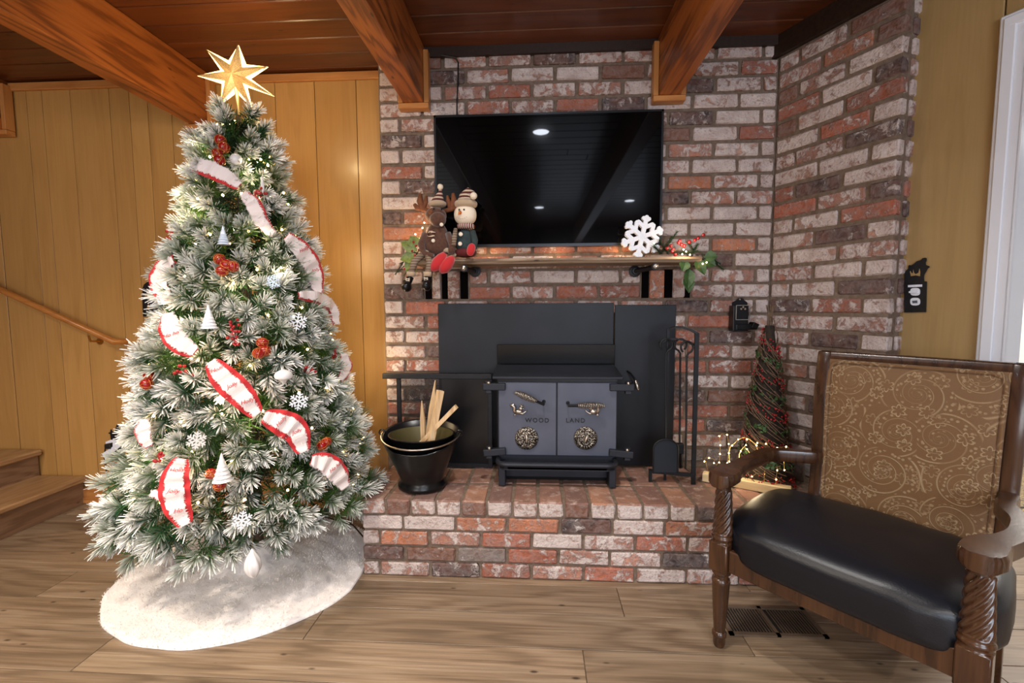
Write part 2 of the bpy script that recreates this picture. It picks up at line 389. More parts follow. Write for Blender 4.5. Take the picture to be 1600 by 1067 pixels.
# ------------------------------------------------------------------ structure
FZ = 0.; YW = 2.39; YP = 2.57; YH = 1.9; ZH = .355
def S_(o): o['kind'] = 'structure'; return o
# floor
fl = S_(MB().box((-.1, .2, -.03), (9.4, 7.6, .04)).build('floor', M['floor']))
rnd = random.Random(3)
yb = [2.62, 2.405, 2.225, 2.045, 1.865, 1.685, 1.505, 1.325, 1.145, .965, .785]
seam = {4: [.34, -2.1, 1.62], 5: [-.6 - .25, .75, 2.0], 6: [.16, -1.55, 1.5], 7: [-.45, 1.05, -2.0], 3: [-1.0, .9]}
YS = {}
for i in range(len(yb) - 1):
    y1, y0 = yb[i], yb[i + 1]
    xs = sorted([-4.3, 2.6] + seam.get(i, [rnd.uniform(-3, -2), rnd.uniform(-1, -.2), rnd.uniform(.6, 1.3)]))
    for a, b in zip(xs, xs[1:]):
        c = Vector(((a + b) / 2, (y0 + y1) / 2, -.006))
        MB().box((0, 0, 0), (b - a - .0025, y1 - y0 - .0025, .012), bev=.0012).build('floor_plank', M['floor'], fl).location = c
# back brick wall
BP = .229; RP = .0788
def rowz(r): return 2.146 - RP * (r - 4)
PAL = {'W': (188, 142, 120, .78), 'P': (174, 120, 100, .60), 'R': (160, 92, 70, .36), 'O': (178, 110, 76, .36), 'D': (66, 56, 57, .30), 'B': (110, 76, 62, .2), 'G': (112, 110, 106, .3)}
_bm = {}
def brick_mesh(L, Hh, D, v):
    k = (round(L, 2), round(Hh, 2), round(D, 2), v)
    if k in _bm: return _bm[k]
    rr = random.Random(hash(k) % 9999 + v); mb = MB().box((0, 0, 0), (L, D, Hh), bev=.0055)
    mb.v = [p + Vector((rr.uniform(-1, 1) * .0025, rr.uniform(-1, 1) * .0015, rr.uniform(-1, 1) * .0022)) for p in mb.v]
    me = bpy.data.meshes.new('brick'); me.from_pydata([tuple(p) for p in mb.v], [], mb.f)
    bm = bmesh.new(); bm.from_mesh(me); bmesh.ops.recalc_face_normals(bm, faces=bm.faces); bm.to_mesh(me); bm.free()
    me.materials.append(M['brick']); _bm[k] = me; return me
brr = random.Random(11)
def brick(c, L, Hh, D, code, parent, rz=0, mat_i=None):
    me = brick_mesh(L, Hh, D, brr.randrange(3))
    o = bpy.data.objects.new('brick', me); link(o, parent); o.location = Vector(c) + Vector((0, 0, brr.uniform(-.0015, .0015)))
    o.rotation_euler = (brr.uniform(-.006, .006), brr.uniform(-.008, .008), rz)
    p = PAL[code]; j = brr.uniform(.88, 1.12); cc = srgb(min(255, p[0] * j), min(255, p[1] * j), min(255, p[2] * j))
    o.color = (cc[0], cc[1], cc[2], max(0, min(1, p[3] + brr.uniform(-.1, .1))))
    return o
XL, XR = -.825, 1.195
wb = MB().box(((XL + XR) / 2 + .03, YW + .07, CEIL / 2), (XR - XL + .06, .12, CEIL))
wallb = S_(wb.build('wall_back', M['mortar']))
ROWS = ["WBPPDPPPPW", "WDPWWBPPR", "WWPRPPWDPP", "PWRPRDWWW", "WPPPPPPDWW", "DWPPPPBWR", "WWPPPPPPWW", "RWPPPPPWW", "WDPPPPWOPW", "WPPPPPDPP",
        "DOPPPPRWWW", "ORRRRRWWW", "WPRORORWOW", "PPRPRPWDW", "WPPPWWPPPW", "DPRPRRRPW", "WRPRPPPDPW", "PRPPPPPRW", "PPPPPPPRDP", "PDPPPPPRW",
        "PRPPPPPRRP", "PDPPPPDPW", "WDPPPPPDBP", "RDPPPPRRB", "RBPPPPPRDP", "PPPPPPPPP", "GGGGGGGGGG"]
for r, codes in enumerate(ROWS):
    z = rowz(r); ev = r % 2 == 0
    j0 = (.8905 if ev else .7785 + .001)
    js = [j0 + BP * k for k in range(-9, 4)]; js = [XL] + [x for x in js if XL + .03 < x < XR - .02] + [XR]
    for i, (a, b) in enumerate(zip(js, js[1:])):
        if a > -.44 and b < .54 and 1.62 < z < 2.08: continue
        if a > -.51 and b < .70 and z < 1.16: continue
        if r in (14, 15):
            segs = []
            for k0, k1 in ((-9, at(663, 445, YW).x), (at(731, 445, YW).x + .006, at(1003, 445, YW).x - .004), (at(1079, 445, YW).x, 9)):
                p0, p1 = max(a, k0), min(b, k1)
                if p1 - p0 > .04: segs.append((p0, p1))
        else: segs = [(a, b)]
        for a_, b2 in segs: brick(((a_ + b2) / 2, YW + .02, z), b2 - a_ - .017, .0625, .05, codes[min(i, len(codes) - 1)], wallb)
        continue
        L = b - a - .017
        if L < .02: continue
        brick(((a + b) / 2, YW + .02, z), L, .0625, .05, codes[min(i, len(codes) - 1)], wallb)
# soldier bricks and dark air slots under the mantel
slot = MB()
zs0, zs1 = rowz(15) - .034, rowz(14) + .034

for (xa, xb) in ((664, 674), (690, 699), (719, 731), (1003, 1014), (1038.5, 1051), (1069.5, 1079)):
    A = at(xa, 445, YW).x; B_ = at(xb, 445, YW).x
    slot.box(((A + B_) / 2, YW + .012, (zs0 + zs1) / 2), (B_ - A, .012, zs1 - zs0))
sl = slot.build('air_slot', plain('slot_shade', (.004, .003, .003, 1), 1, spec=0), wallb)  # black strips paint the shaded depth of the open slots
for (xa, xb, cde) in ((676, 689, 'P'), (700, 718, 'P'), (1015, 1037.5, 'O'), (1052, 1069, 'P')):
    A = at(xa, 445, YW).x; B_ = at(xb, 445, YW).x
    brick(((A + B_) / 2, YW + .015, (zs0 + zs1) / 2), B_ - A, zs1 - zs0 - .004, .05, cde, wallb)
# angled brick return
I0 = Vector((1.19, 2.39, 0)); U = Vector((.454, -.891, 0)); NN = Vector((.891, .454, 0)); O0 = I0 + U * .53
rb = MB(); TW = .095
q0, q1, q2, q3 = I0 + NN * .008 - U * .0, O0 + NN * .008 - U * .006, O0 + NN * (TW + .012) - U * .006, I0 + NN * (TW + .012)
rb.add([q0, q1, q2, q3] + [p + Vector((0, 0, CEIL)) for p in (q0, q1, q2, q3)], [(0, 1, 2, 3), (4, 5, 6, 7), (0, 1, 5, 4), (1, 2, 6, 5), (2, 3, 7, 6), (3, 0, 4, 7)])
wallr = S_(rb.build('wall_chimney', M['mortar']))
RR = ["POBW", "PPBW", "POBD", "BPWW", "RWDW", "BWRW", "WRWW", "PPDD", "WWWP", "RDWW", "RPDR", "WWRD", "PDWP", "WWPW", "PWWP", "WWDD", "DRWP", "PPPW", "PDWW", "WWWW", "PWPW", "WWWP", "WDWW", "PWPW", "WDPW", "PWWP", "GGGG"]
a1 = math.atan2(U.y, U.x); a2 = math.atan2(NN.y, NN.x)
for r, cd_ in enumerate(RR):
    z = rowz(r); cut = [0, .213, .426, .53] if r % 2 == 0 else [0, .107, .318, .53]
    for i in range(3):
        a, b = cut[i], cut[i + 1]; c = I0 + U * ((a + b) / 2) + NN * .02 + Vector((0, 0, z))
        if i == 2: b -= .0; brick(c + U * .004, b - a - .008, .0625, .04, cd_[2], wallr, a1)
        else: brick(c, b - a - .016, .0625, .04, cd_[i], wallr, a1)
    brick(O0 + NN * (.044 + TW / 2) + -U * .016 + Vector((0, 0, z)) - NN * .004, TW - .046, .0625, .04, cd_[3], wallr, a2)
# dark trims on top of the brick
S_(MB().box(((XL + XR) / 2, YW - .012, 2.497), (XR - XL, .022, .046)).build('trim_1', M['darktrim']))
t2 = MB(); c = I0 + U * .265 - NN * .012 + Vector((0, 0, 2.47))
t2.box(c, (.56, .024, .1), rot=Matrix.Rotation(a1, 3, 'Z')); S_(t2.build('trim_2', M['darktrim']))
# panelled back-left wall
wl = S_(MB().box((-2.6, YP + .05, 1.26), (3.7, .06, CEIL)).build('wall_back_left', M['darktrim']))
gx = [-4.35, -4.2, -4.02, -3.9, -3.75, -3.52, -3.37, -3.21] + [at(x, y, YP).x for x, y in ((7.5, 430), (40.5, 150), (65, 150), (109, 150), (170, 150), (201, 150), (230, 160), (268, 180), (296, 190), (355, 150), (429, 135), (491, 135), (556, 135))] + [-.80]
gx = sorted(gx)
for a, b in zip(gx, gx[1:]):
    if b - a < .02: continue
    MB().box((0, 0, 0), (b - a - .0035, .016, CEIL - .02), bev=.0008).build('panel_board', M['panel'], wl).location = ((a + b) / 2, YP + .008, CEIL / 2)
# crown and baseboard
tr = MB().box((-1.95, YP - .010, 2.49), (2.24, .02, .043), bev=.004); tr.v = [v for v in tr.v]
S_(tr.build('trim_3', M['trim']))
S_(MB().box((-3.76, YP - .010, 2.49), (1.1, .02, .043), bev=.004).build('trim_4', M['trim']))
bb = MB().box((-1.82, YP - .009, .045), (1.98, .018, .09), bev=.004).box((-1.82, YP - .012, .02), (1.98, .024, .035), bev=.003)
S_(bb.build('baseboard_back', M['trim']))
# left, rear walls
S_(MB().box((-4.35, -.2, 1.26), (.06, 5.6, CEIL)).build('wall_left', M['wallplain']))
S_(MB().box((-3.45, -3.0, 1.26), (1.7, .06, CEIL)).box((-.55, -3.0, 1.26), (1.3, .06, CEIL)).box((-1.9, -3.0, .38), (1.4, .06, .76)).box((-1.9, -3.0, 2.36), (1.4, .06, .32)).build('wall_rear', M['wallplain']))  # left opening made for the added fill window
rw = MB().box((2.95, -3.0, 1.26), (2.3, .06, CEIL)); S_(rw.build('wall_rear_right', M['wallplain']))
rw = MB().box((.9, -3.0, .35), (2.0, .06, .7)).box((.9, -3.0, 2.35), (2.0, .06, .34)); S_(rw.build('wall_rear_window', M['wallplain']))
wf = MB()
for dx in (-.95, 0, .95): wf.box((.9 + dx, -2.97, 1.44), (.05, .05, 1.5))
wf.box((.9, -2.97, .71), (1.96, .06, .05)).box((.9, -2.97, 2.17), (1.96, .06, .05)); S_(wf.build('window_1', M['white']))
wf = MB()
for dx in (-.68, 0, .68): wf.box((-1.9 + dx, -2.97, 1.48), (.05, .05, 1.48))
wf.box((-1.9, -2.97, .75), (1.4, .06, .05)).box((-1.9, -2.97, 2.2), (1.4, .06, .05)); S_(wf.build('added_fill_window', M['white']))  # added unseen window frame, put in around the tree's fill lamp
# right panelled wall with doorway
P0 = I0 + U * .53 + NN * TW   # where panelling begins
def wr(t, z, off=0): return P0 + U * t + NN * off + Vector((0, 0, z))
pc1 = onplane(1564, 31, P0, NN); pc2 = onplane(1530, 560, P0, NN)
tA = (pc1 - P0).dot(U); tB = (pc2 - P0).dot(U); TD = (tA + tB) / 2; ZD = pc1.z
CW = .075; OW = .86
rot1 = Matrix.Rotation(a1, 3, 'Z')
def rwbox(mb, t0, t1, z0, z1, o0, o1, bev=0):
    return mb.box(wr((t0 + t1) / 2, (z0 + z1) / 2, (o0 + o1) / 2), (t1 - t0, o1 - o0, z1 - z0), rot=rot1, bev=bev)
wmb = MB(); rwbox(wmb, -.02, TD + CW - .014, 0, CEIL, .012, .095); rwbox(wmb, TD + CW - .014, TD + CW + OW + .014, ZD - CW + .014, CEIL, .012, .095); rwbox(wmb, TD + CW + OW + .014, 5.6, 0, CEIL, .012, .095)
wallri = S_(wmb.build('wall_right', M['darktrim']))
def pboard(t0, t1, z0, z1):
    b = MB().box((0, 0, 0), (t1 - t0 - .004, .014, z1 - z0), bev=.003).build('panel_board', M['panelr'], wallri)
    b.location = wr((t0 + t1) / 2, (z0 + z1) / 2, .006); b.rotation_euler = (0, 0, a1)
pboard(-.03, TD + .004, .0, CEIL - .01); pboard(TD + .004, TD + CW * 2 + OW - .004, ZD, CEIL - .01)
t = TD + CW * 2 + OW - .004
while t < 5.4: pboard(t, t + .4, 0, CEIL - .01); t += .4
dm = MB()
for (t0, t1) in ((TD, TD + CW), (TD + CW + OW, TD + CW * 2 + OW)):
    rwbox(dm, t0, t1, 0, ZD, -.02, 0, .004); rwbox(dm, t0 + .012, t1 - .03, 0, ZD - .012, -.027, -.018, .003)
rwbox(dm, TD, TD + CW * 2 + OW, ZD - CW, ZD, -.021, 0, .004); rwbox(dm, TD + .012, TD + CW * 2 + OW - .012, ZD - CW + .03, ZD - .012, -.028, -.018, .003)
rwbox(dm, TD + CW - .016, TD + CW, 0, ZD - CW, -.02, .1); rwbox(dm, TD + CW + OW, TD + CW + OW + .016, 0, ZD - CW, -.02, .1); rwbox(dm, TD + CW, TD + CW + OW, ZD - CW, ZD - CW + .016, -.02, .1)
S_(dm.build('door_1', M['white']))
# next room: white wall beyond the doorway
fw = MB().box((3.6, 4.05, 1.28), (3.4, .06, 2.56)); S_(fw.build('wall_next_room', M['whitewall']))
S_(MB().box((5.3, 1.6, 1.25), (.06, 5., 2.5)).build('wall_next_room_side', M['whitewall']))
S_(MB().box((3.6, 2.6, -.03), (3.8, 3.2, .045)).build('floor_next_room', M['floor']))
S_(MB().box((3.3, 2.2, 2.56), (4.2, 4.0, .04)).build('ceiling_next_room', M['whitewall']))
rg = MB().box((0, 0, .004), (1.3, .95, .008)).build('area_rug', M['rug'], None); rg.location = (3.35, 3.1, 0)
tag(rg, 'gold and black patterned rug on the floor of the next room behind the chair', 'rug')
br_ = MB()
for k in (0, 1):
    for sx, sy, wx, wy in ((0, 1, 1.26 - k * .16, .022), (0, -1, 1.26 - k * .16, .022), (1, 0, .022, .91 - k * .16), (-1, 0, .022, .91 - k * .16)): br_.box((sx * (.62 - k * .08), sy * (.445 - k * .08), .0085), (wx, wy, .002))
br_.build('border_stripe', plain('rug_black', (.01, .009, .008, 1), .9), rg)
# ceiling
ce = S_(MB().box((-.1, -.2, CEIL + .04), (8.6, 5.8, .04)).build('ceiling', M['darktrim']))
y = 2.66; k = 0; rc = random.Random(5)
while y > -3.0:
    wd = .135
    xs = [-4.35] + sorted(rc.uniform(-3, 3) for _ in range(1)) + [4.1]
    for a, b in zip(xs, xs[1:]):
        MB().box((0, 0, 0), (b - a - .002, wd - .004, .02), bev=.004).build('ceiling_board', M['ceil'], ce).location = ((a + b) / 2, y - wd / 2, CEIL + .01)
    y -= wd
# beams
def beam(xc, yend, label, sides):
    t = thing('ceiling_beam', label, 'beam', (xc, yend, 2.235)); w_ = .106
    MB().box((0, -(yend + 2.95) / 2, .1425), (w_, yend + 2.95, .285), bev=.004).build('timber', M['beam'], t)
    yy = -.035
    MB().box((0, yy, -.014), (w_ + .05, .05, .026), bev=.002).build('trim_board', M['trim'], t)
    for s in sides: MB().box((s * (w_ / 2 + .0135), yy, .128), (.025, .05, .255), bev=.002).build('trim_board', M['trimz'], t)
    return t
beam(-.625, YW - .001, 'orange fir ceiling beam ending above the left corner of the television', (-1, 1))
beam(.65, YW - .001, 'orange fir ceiling beam ending above the right corner of the television', (-1, 1))
beam(-1.9, YP - .001, 'dark grained ceiling beam running down to the wall behind the treetop', (-1, 1))
beam(-3.13, YP - .001, 'ceiling beam end with box trim at the far left edge of the photo', (-1, 1))
beam(1.92, 1.35, 'ceiling beam over the armchair, out of the frame', (-1,)) if False else None
# stairs
st = thing('staircase', 'oak stair with overhanging treads rising to the left along the panelled wall', 'stairs', (-2.8, 2.56, 0))
Y0s, Y1s = -1.15, -.004
for i in range(5):
    zt = .175 + .163 * i if i else .175
    x0 = -.0 - .283 * i
    zb = 0 if i == 0 else .175 + .163 * (i - 1)
    MB().box((x0 - .01, (Y0s + Y1s) / 2, (zb + zt - .035) / 2), (.02, Y1s - Y0s, zt - .035 - zb)).build('riser', M['riser'], st)
    tdm = MB().box((x0 - .13, (Y0s + Y1s) / 2, zt - .017), (.33, Y1s - Y0s, .034), bev=.008); tdm.build('tread', M['stair'], st)
# handrail
hr = thing('handrail', 'round wooden handrail sloping down the panelled wall above the stair', 'handrail', tuple(at(150, 525, YP - .07)))
h0 = at(-60, 425, YP - .07); h1 = at(178, 534, YP - .07)
MB().tube([h0, h1, h1 + Vector((.012, .03, -.002)), h1 + Vector((.012, .069, -.002))], .017, 12).build('rail', M['rail'], hr, world=True, smooth=True)
hb = at(138, 520, YP - .07); MB().tube([hb + Vector((0, 0, -.015)), hb + Vector((0, .01, -.05)), hb + Vector((0, .068, -.055))], .006, 8).lathe([(.02, 0), (.02, .006)], hb + Vector((0, .063, -.055)), 12, (0, 1, 0)).build('rail_bracket', M['brass'], hr, world=True, smooth=True)
# ------------------------------------------------------------------ hearth
he = thing('hearth', 'raised brick hearth platform under the wood stove', 'hearth', (.3, YH, 0))
HX0, HX1 = -.785, 1.62
hm = MB()
def hpoly(y0, y1, z0, z1):   # hearth core, cut by the angled return on the right
    a = [(HX0 + .012, y0), (HX1, y0), (HX1, 1.93), (1.43, 1.935), (1.19, 2.395), (HX0 + .012, 2.395)]
    n = len(a); hm.add([(p[0], p[1], z0) for p in a] + [(p[0], p[1], z1) for p in a], [tuple(range(n))[::-1], tuple(range(n, 2 * n))] + [(i, (i + 1) % n, n + (i + 1) % n, n + i) for i in range(n)])
hpoly(YH + .012, 0, 0, ZH - .006)
hc = hm.build('mortar_core', M['mortar'], he, world=True)
def hbrick(c, L, Hh, D, code, rz=0):
    return brick(Vector(c) - origin(he), L, Hh, D, code, he, rz)
xA = at(553, 840, YH).x
HR = ["WWOODWOPR", "WOPRWPRPPR", "DBGRPPDPB", "PPDRPRPPR"]
hz = [.2475, .1765, .1055, .034]
hj = [[at(x, 820, YH).x for x in (629, 711, 792, 875, 957, 1040)], [at(x, 845, YH).x for x in (593, 670, 752, 831, 912, 993, 1076)], [at(x, 870, YH).x for x in (632.5, 714, 792, 873, 953.5, 1035)], [at(x, 890, YH).x for x in (593, 672, 750, 830, 912, 993.5, 1073)]]
for k in range(4):
    js = hj[k][:]
    while js[-1] + .221 < HX1 - .03: js.append(js[-1] + .221)
    js = [HX0] + js + [HX1]
    for i, (a, b) in enumerate(zip(js, js[1:])):
        hh = .060 if k < 3 else .056
        hbrick(((a + b) / 2, YH + .025, hz[k]), b - a - .013, hh, .05, HR[k][min(i, len(HR[k]) - 1)])
# left side of the hearth
for k in range(4):
    y = YH + .05
    for dy in ((.2, .21) if k % 2 else (.1, .21, .1)):
        hbrick((HX0 + .025, y + dy / 2 + .005, hz[k]), dy - .012, .058, .05, brr.choice('PRPW'), R(90)); y += dy
# header course: white-washed face, bare red top
q = N('hearth_top_brick'); oi = q.n('ShaderNodeObjectInfo'); co = q.coord((1, 1, 1), 50)
n1 = q.noise(co, 22, 7, .65); n2 = q.noise(co, 8, 3); n3 = q.noise(co, 90, 3)
c_ = q.ramp(oi.outputs['Random'], [(0, srgb(136, 98, 84)), (.35, srgb(162, 120, 102)), (.6, srgb(118, 92, 84)), (.85, srgb(168, 122, 98))])
c_ = q.mix(q.map(n2, .4, .62, 0, .6), c_, srgb(110, 82, 76)); c_ = q.mix(q.map(n1, .52, .66, 0, .55), c_, srgb(196, 172, 160))
q.set(base=c_, rough=.8, spec=.3); q.bump(q.math('ADD', n3, n1), .6, .005); M['htop'] = q.m
hk = "PBWWBWWWBWWWWDPWPBWPBW"
x = HX0; k = 0; hp = .1128
def slotted(o):   # second slot on the faces that look up
    me = o.data.copy(); me.materials.append(M['htop']); o.data = me
    for p in me.polygons:
        if p.normal.z > .3: p.material_index = 1
    return o
while x < HX1 - .05:
    slotted(hbrick((x + hp / 2, YH + .10, ZH - .036), hp - .012, .0655, .2, hk[k % len(hk)])); k += 1; x += hp
# rows behind the headers
for row, (yy, d) in enumerate(((YH + .31, .2), (YH + .445, .075))):
    x = HX0
    while x < HX1 - .05:
        xc = x + hp / 2
        lim = 2.39 - (max(0, xc + .06 - 1.19)) * 1.96
        if yy - d / 2 + .04 < lim:
            dd = min(d, lim - (yy - d / 2) - .012)
            if dd > .04: slotted(hbrick((xc, yy - d / 2 + dd / 2, ZH - .018), hp - .012, .03, dd - .006, brr.choice('PRBPR')))
        x += hp
# ------------------------------------------------------------------ stove insert
sv = thing('wood_stove', 'black cast iron wood stove insert with two grey doors reading WOOD LAND', 'stove', (.095, 2.13, ZH))
def SW(mb, name, mt, smooth=False, bev=0, label=None, par=None): return mb.build(name, mt, par or sv, world=True, smooth=smooth, bev=bev, label=label)
YF = 2.13
a = at(684, 475, 2.375); b_ = at(1055, 722, 2.375); XS = at(960, 478, 2.375).x
pm = MB().box(((a.x + XS) / 2 - .001, 2.378, (a.z + ZH) / 2 + .002), (XS - a.x - .004, .012, a.z - ZH)); SW(pm, 'surround_panel', M['sheet'], bev=.002)
pm = MB().box(((XS + b_.x) / 2 - .006, 2.378, (a.z + ZH) / 2 - .003), (b_.x - XS - .018, .012, a.z - ZH - .012)); SW(pm, 'surround_panel', M['sheet'], bev=.002)
SW(MB().box((.095, 2.255, (ZH + .87) / 2 + .01), (.57, .235, .87 - ZH - .02)), 'firebox', M['stoved'], bev=.004)
XD0, XD1, ZD0, ZD1 = -.184, .377, .488, .843; XM = at(870, 650, YF).x
for s, (xa, xb) in enumerate(((XD0, XM - .0025), (XM + .0025, XD1))):
    d = SW(MB().box(((xa + xb) / 2, YF + .005, (ZD0 + ZD1) / 2), (xb - xa, .022, ZD1 - ZD0)), 'stove_door', M['stove'], bev=.003)
    sg = -1 if s == 0 else 1
    # draft dial
    c = at(823 if s == 0 else 915, 685, YF - .012)
    lm = MB().lathe([(.0, .0), (.0555, 0), (.0565, .004), (.052, .010), (.04, .014), (.034, .011), (.030, .013), (.0, .016)], c + Vector((0, .006, 0)), 40, (0, -1, 0), cap=False)
    dl = lm.build('draft_dial', M['ornate'], d, world=False, smooth=True); dl.location = -origin(sv)
    km = MB().sup(c + Vector((0, -.016, 0)), (.008, .009, .024), 1, 1, 10, 8, rot=Matrix.Rotation(R(0 if s == 0 else 22), 3, 'Y'))
    kn = km.build('dial_knob', M['nickel'], d, smooth=True); kn.location = -origin(sv)
    # hinges
    for zz, pz in ((.823, 1), (.505, -1)):
        xo = XD0 if s == 0 else XD1
        hx = at(760 if s == 0 else 985, 603, YF).x
        hg = MB().box(((hx + xo) / 2 + sg * -.01, YF - .012, zz), (abs(hx - xo) + .05, .028, .034), rot=Matrix.Rotation(R(-5 * sg * (-1 if pz < 0 else 0)), 3, 'Y'))
        hg.box(((hx) - sg * .012, YF - .006, zz - .024), (.03, .03, .02)); hg.lathe([(.015, 0), (.017, .012), (.0, .018)], (hx - sg * .012, YF - .010, zz + .014), 12)
        SW(hg, 'hinge', M['stoved'], bev=.004)
        SW(MB().ball((hx - sg * .014, YF - .020, zz + .019), .009), 'hinge_pin', M['nickel'], smooth=True)
    # squirrel relief
    base = at(810 if s == 0 else 928, 641, YF - .008); f = -sg
    def q_(x, z): return base + Vector((x * f * -1 * -1 if False else x * (1 if s == 0 else -1), -.004, z))
    sm = MB()
    sm.sup(q_(.003, -.006), (.019, .008, .012), seg=12, ring=8); sm.sup(q_(.012, .009), (.011, .007, .010), seg=10, ring=6)
    sm.sup(q_(.016, .021), (.009, .006, .006), seg=10, ring=6); sm.tube([q_(.012, .024), q_(.008, .031)], [.003, .001], 6); sm.tube([q_(.017, .026), q_(.02, .032)], [.003, .001], 6)
    sm.tube([q_(.0, -.013), q_(.02, -.015), q_(.034, -.006), q_(.042, .001)], [.006, .0055, .004, .002], 8)
    sm.tube([q_(-.013, -.016), q_(-.02, -.0), q_(-.018, .016), q_(-.028, .026), q_(-.038, .022)], [.006, .008, .009, .010, .006], 8)
    sm.tube([q_(-.012, -.014), q_(-.02, -.024), q_(-.008, -.02)], [.006, .005, .003], 6); sm.tube([q_(.017, .006), q_(.028, .012)], [.004, .002], 6)
    sq = sm.build('squirrel_emblem', M['nickel'], d, smooth='all'); sq.location = -origin(sv)
    # coil handle
    if s == 0: p0, p1 = at(850, 632, YF - .045), at(805, 613, YF - .055)
    else: p0, p1 = at(888, 634, YF - .045), at(945, 634, YF - .055)
    hm_ = MB().tube([p0 + Vector((0, .045, .004)), p0, p0 + (p1 - p0) * .95], .0065, 8).lathe([(.012, 0), (.014, .006), (.008, .012)], p0 + Vector((0, .05, .006)), 12, (0, -1, 0))
    hh = hm_.build('handle_rod', M['black'], d, smooth=True); hh.location = -origin(sv)
    ax = (p1 - p0).normalized(); A_, B_, _ = frame(ax); st0 = p0 + (p1 - p0) * .27; Lc = (p1 - p0).length * .73; pts = []
    for i in range(15 * 12 + 1):
        u = i / (15 * 12); rr_ = .0085 + .0065 * math.sin(math.pi * min(1, u * 1.05)) ** .8
        pts.append(st0 + ax * (Lc * u) + (A_ * math.cos(i * math.pi / 6) + B_ * math.sin(i * math.pi / 6)) * rr_)
    cm = MB().tube(pts, .0024, 5); cl = cm.build('spring_grip', M['nickel'], d, smooth='all'); cl.location = -origin(sv)
    Mx = mx(at(858 if s == 0 else 884, 657, YF - .0072) - origin(sv), (1, 0, 0), (0, 0, 1), (0, -1, 0))
    c0 = text_mesh('WOOD' if s == 0 else 'LAND', 'lettering', M['black'], d, .030, Mx, .0020, align='RIGHT' if s == 0 else 'LEFT', world=False, space=1.25)
# top plate, lip, deflector
zt_ = .872
tp = MB(); xa, xb = -.212, .402
tp.add([(xa, YF - .02, zt_), (xb, YF - .02, zt_), (.4, 2.32, zt_ + .03), (-.207, 2.32, zt_ + .03), (xa, YF - .02, zt_ - .012), (xb, YF - .02, zt_ - .012), (.4, 2.32, zt_ + .01), (-.207, 2.32, zt_ + .01)],
       [(0, 1, 2, 3), (4, 5, 6, 7), (0, 1, 5, 4), (1, 2, 6, 5), (2, 3, 7, 6), (3, 0, 4, 7)]); SW(tp, 'top_plate', M['stoved'], bev=.003)
SW(MB().box((.097, 2.335, .955), (.608, .01, .105), rot=Matrix.Rotation(R(8), 3, 'X')), 'heat_deflector', M['black'], bev=.002)
SW(MB().box((.095, YF + .03, .857), (.57, .05, .022)), 'top_rim', M['black'])
# ash lip: a U shaped shelf with a rounded rim
lp = MB(); n = 10; out = []
xa, xb, yf, yb_, rr_ = -.186, .372, YF - .085, YF + .02, .05
out += [(xa, yb_)]
for i in range(n + 1): t = math.pi / 2 * i / n; out.append((xa + rr_ - rr_ * math.cos(t), yf + rr_ - rr_ * math.sin(t)))
for i in range(n + 1): t = math.pi / 2 * i / n; out.append((xb - rr_ + rr_ * math.sin(t), yf + rr_ - rr_ * math.cos(t)))
out += [(xb, yb_)]
rim = [Vector((x, y, .468)) for x, y in out]
lp.tube(rim, .012, 8); k = len(out)
lp.add([(x, y, .458) for x, y in out] + [(x, y, .447) for x, y in out], [tuple(range(k)), tuple(range(k, 2 * k))[::-1]] + [(i, (i + 1) % k, k + (i + 1) % k, k + i) for i in range(k)])
for a_, c2 in zip(rim, rim[1:]): lp.add([a_ + Vector((0, 0, .002)), c2 + Vector((0, 0, .002)), c2 - Vector((0, 0, .026)), a_ - Vector((0, 0, .026))], [(0, 1, 2, 3)])
SW(lp, 'ash_lip', M['stoved'], smooth=True)
for x in (-.165, .352): SW(MB().box((x, YF - .02, .408), (.032, .09, .104)), 'foot', M['stoved'], bev=.004)
SW(MB().box((.095, YF + .04, .42), (.50, .03, .125)), 'base_plate', M['black'])
# damper lever on the right of the surround
p = at(985, 583, 2.34); p2 = at(993, 594, 2.31); p3 = at(997, 609, 2.30)
SW(MB().tube([p + Vector((-.01, .03, .006)), p, p2], .005, 8), 'damper_rod', M['black'], smooth=True)
SW(MB().lathe([(.004, 0), (.009, .008), (.012, .025), (.010, .042), (.004, .052)], p2, 12, p3 - p2), 'damper_grip', M['nickel'], smooth=True, label='nickel coiled damper grip')
# lettering wants its door on the picture side: done above
# ------------------------------------------------------------------ folding spark screen behind the bucket
sc = thing('spark_screen', 'black iron spark screen with mesh panel standing behind the bucket', 'fire screen', (-.55, 2.30, ZH))
MB().box((-.523, 2.315, .842), (.578, .03, .028)).build('top_bar', M['blackm'], sc, world=True, bev=.003)
x0 = at(624, 640, 2.315).x; x1 = at(690, 640, 2.315).x
for x in (x0, -.245): MB().box((x, 2.315, (.828 + ZH) / 2), (.022, .016, .828 - ZH)).build('post', M['blackm'], sc, world=True, bev=.002)
MB().box(((x0 - .245) / 2, 2.315, ZH + .012), (-.245 - x0, .014, .02)).build('bottom_bar', M['blackm'], sc, world=True)
MB().box(((x1 - .245) / 2, 2.322, .60), (abs(-.245 - x1), .006, .46)).build('back_plate', M['black'], sc, world=True)
ms = MB(); st_ = .0075; a0, b0, zz0, zz1 = x0 + .01, x1, ZH + .02, .826
k = 0
W_, H_ = b0 - a0, zz1 - zz0
for sgn in (1, -1):
    t = -H_
    while t < W_:
        xs, xe = max(0, t), min(W_, t + H_)
        if xe - xs > .003:
            zs_, ze_ = (xs - t, xe - t)
            if sgn < 0: zs_, ze_ = H_ - zs_, H_ - ze_
            ms.tube([(a0 + xs, 2.312 + sgn * .0006, zz0 + zs_), (a0 + xe, 2.312 + sgn * .0006, zz0 + ze_)], .0007, 3, cap=False)
        t += st_
mo = ms.build('wire_mesh', M['blackm'], sc, world=True); mo['kind'] = 'stuff'
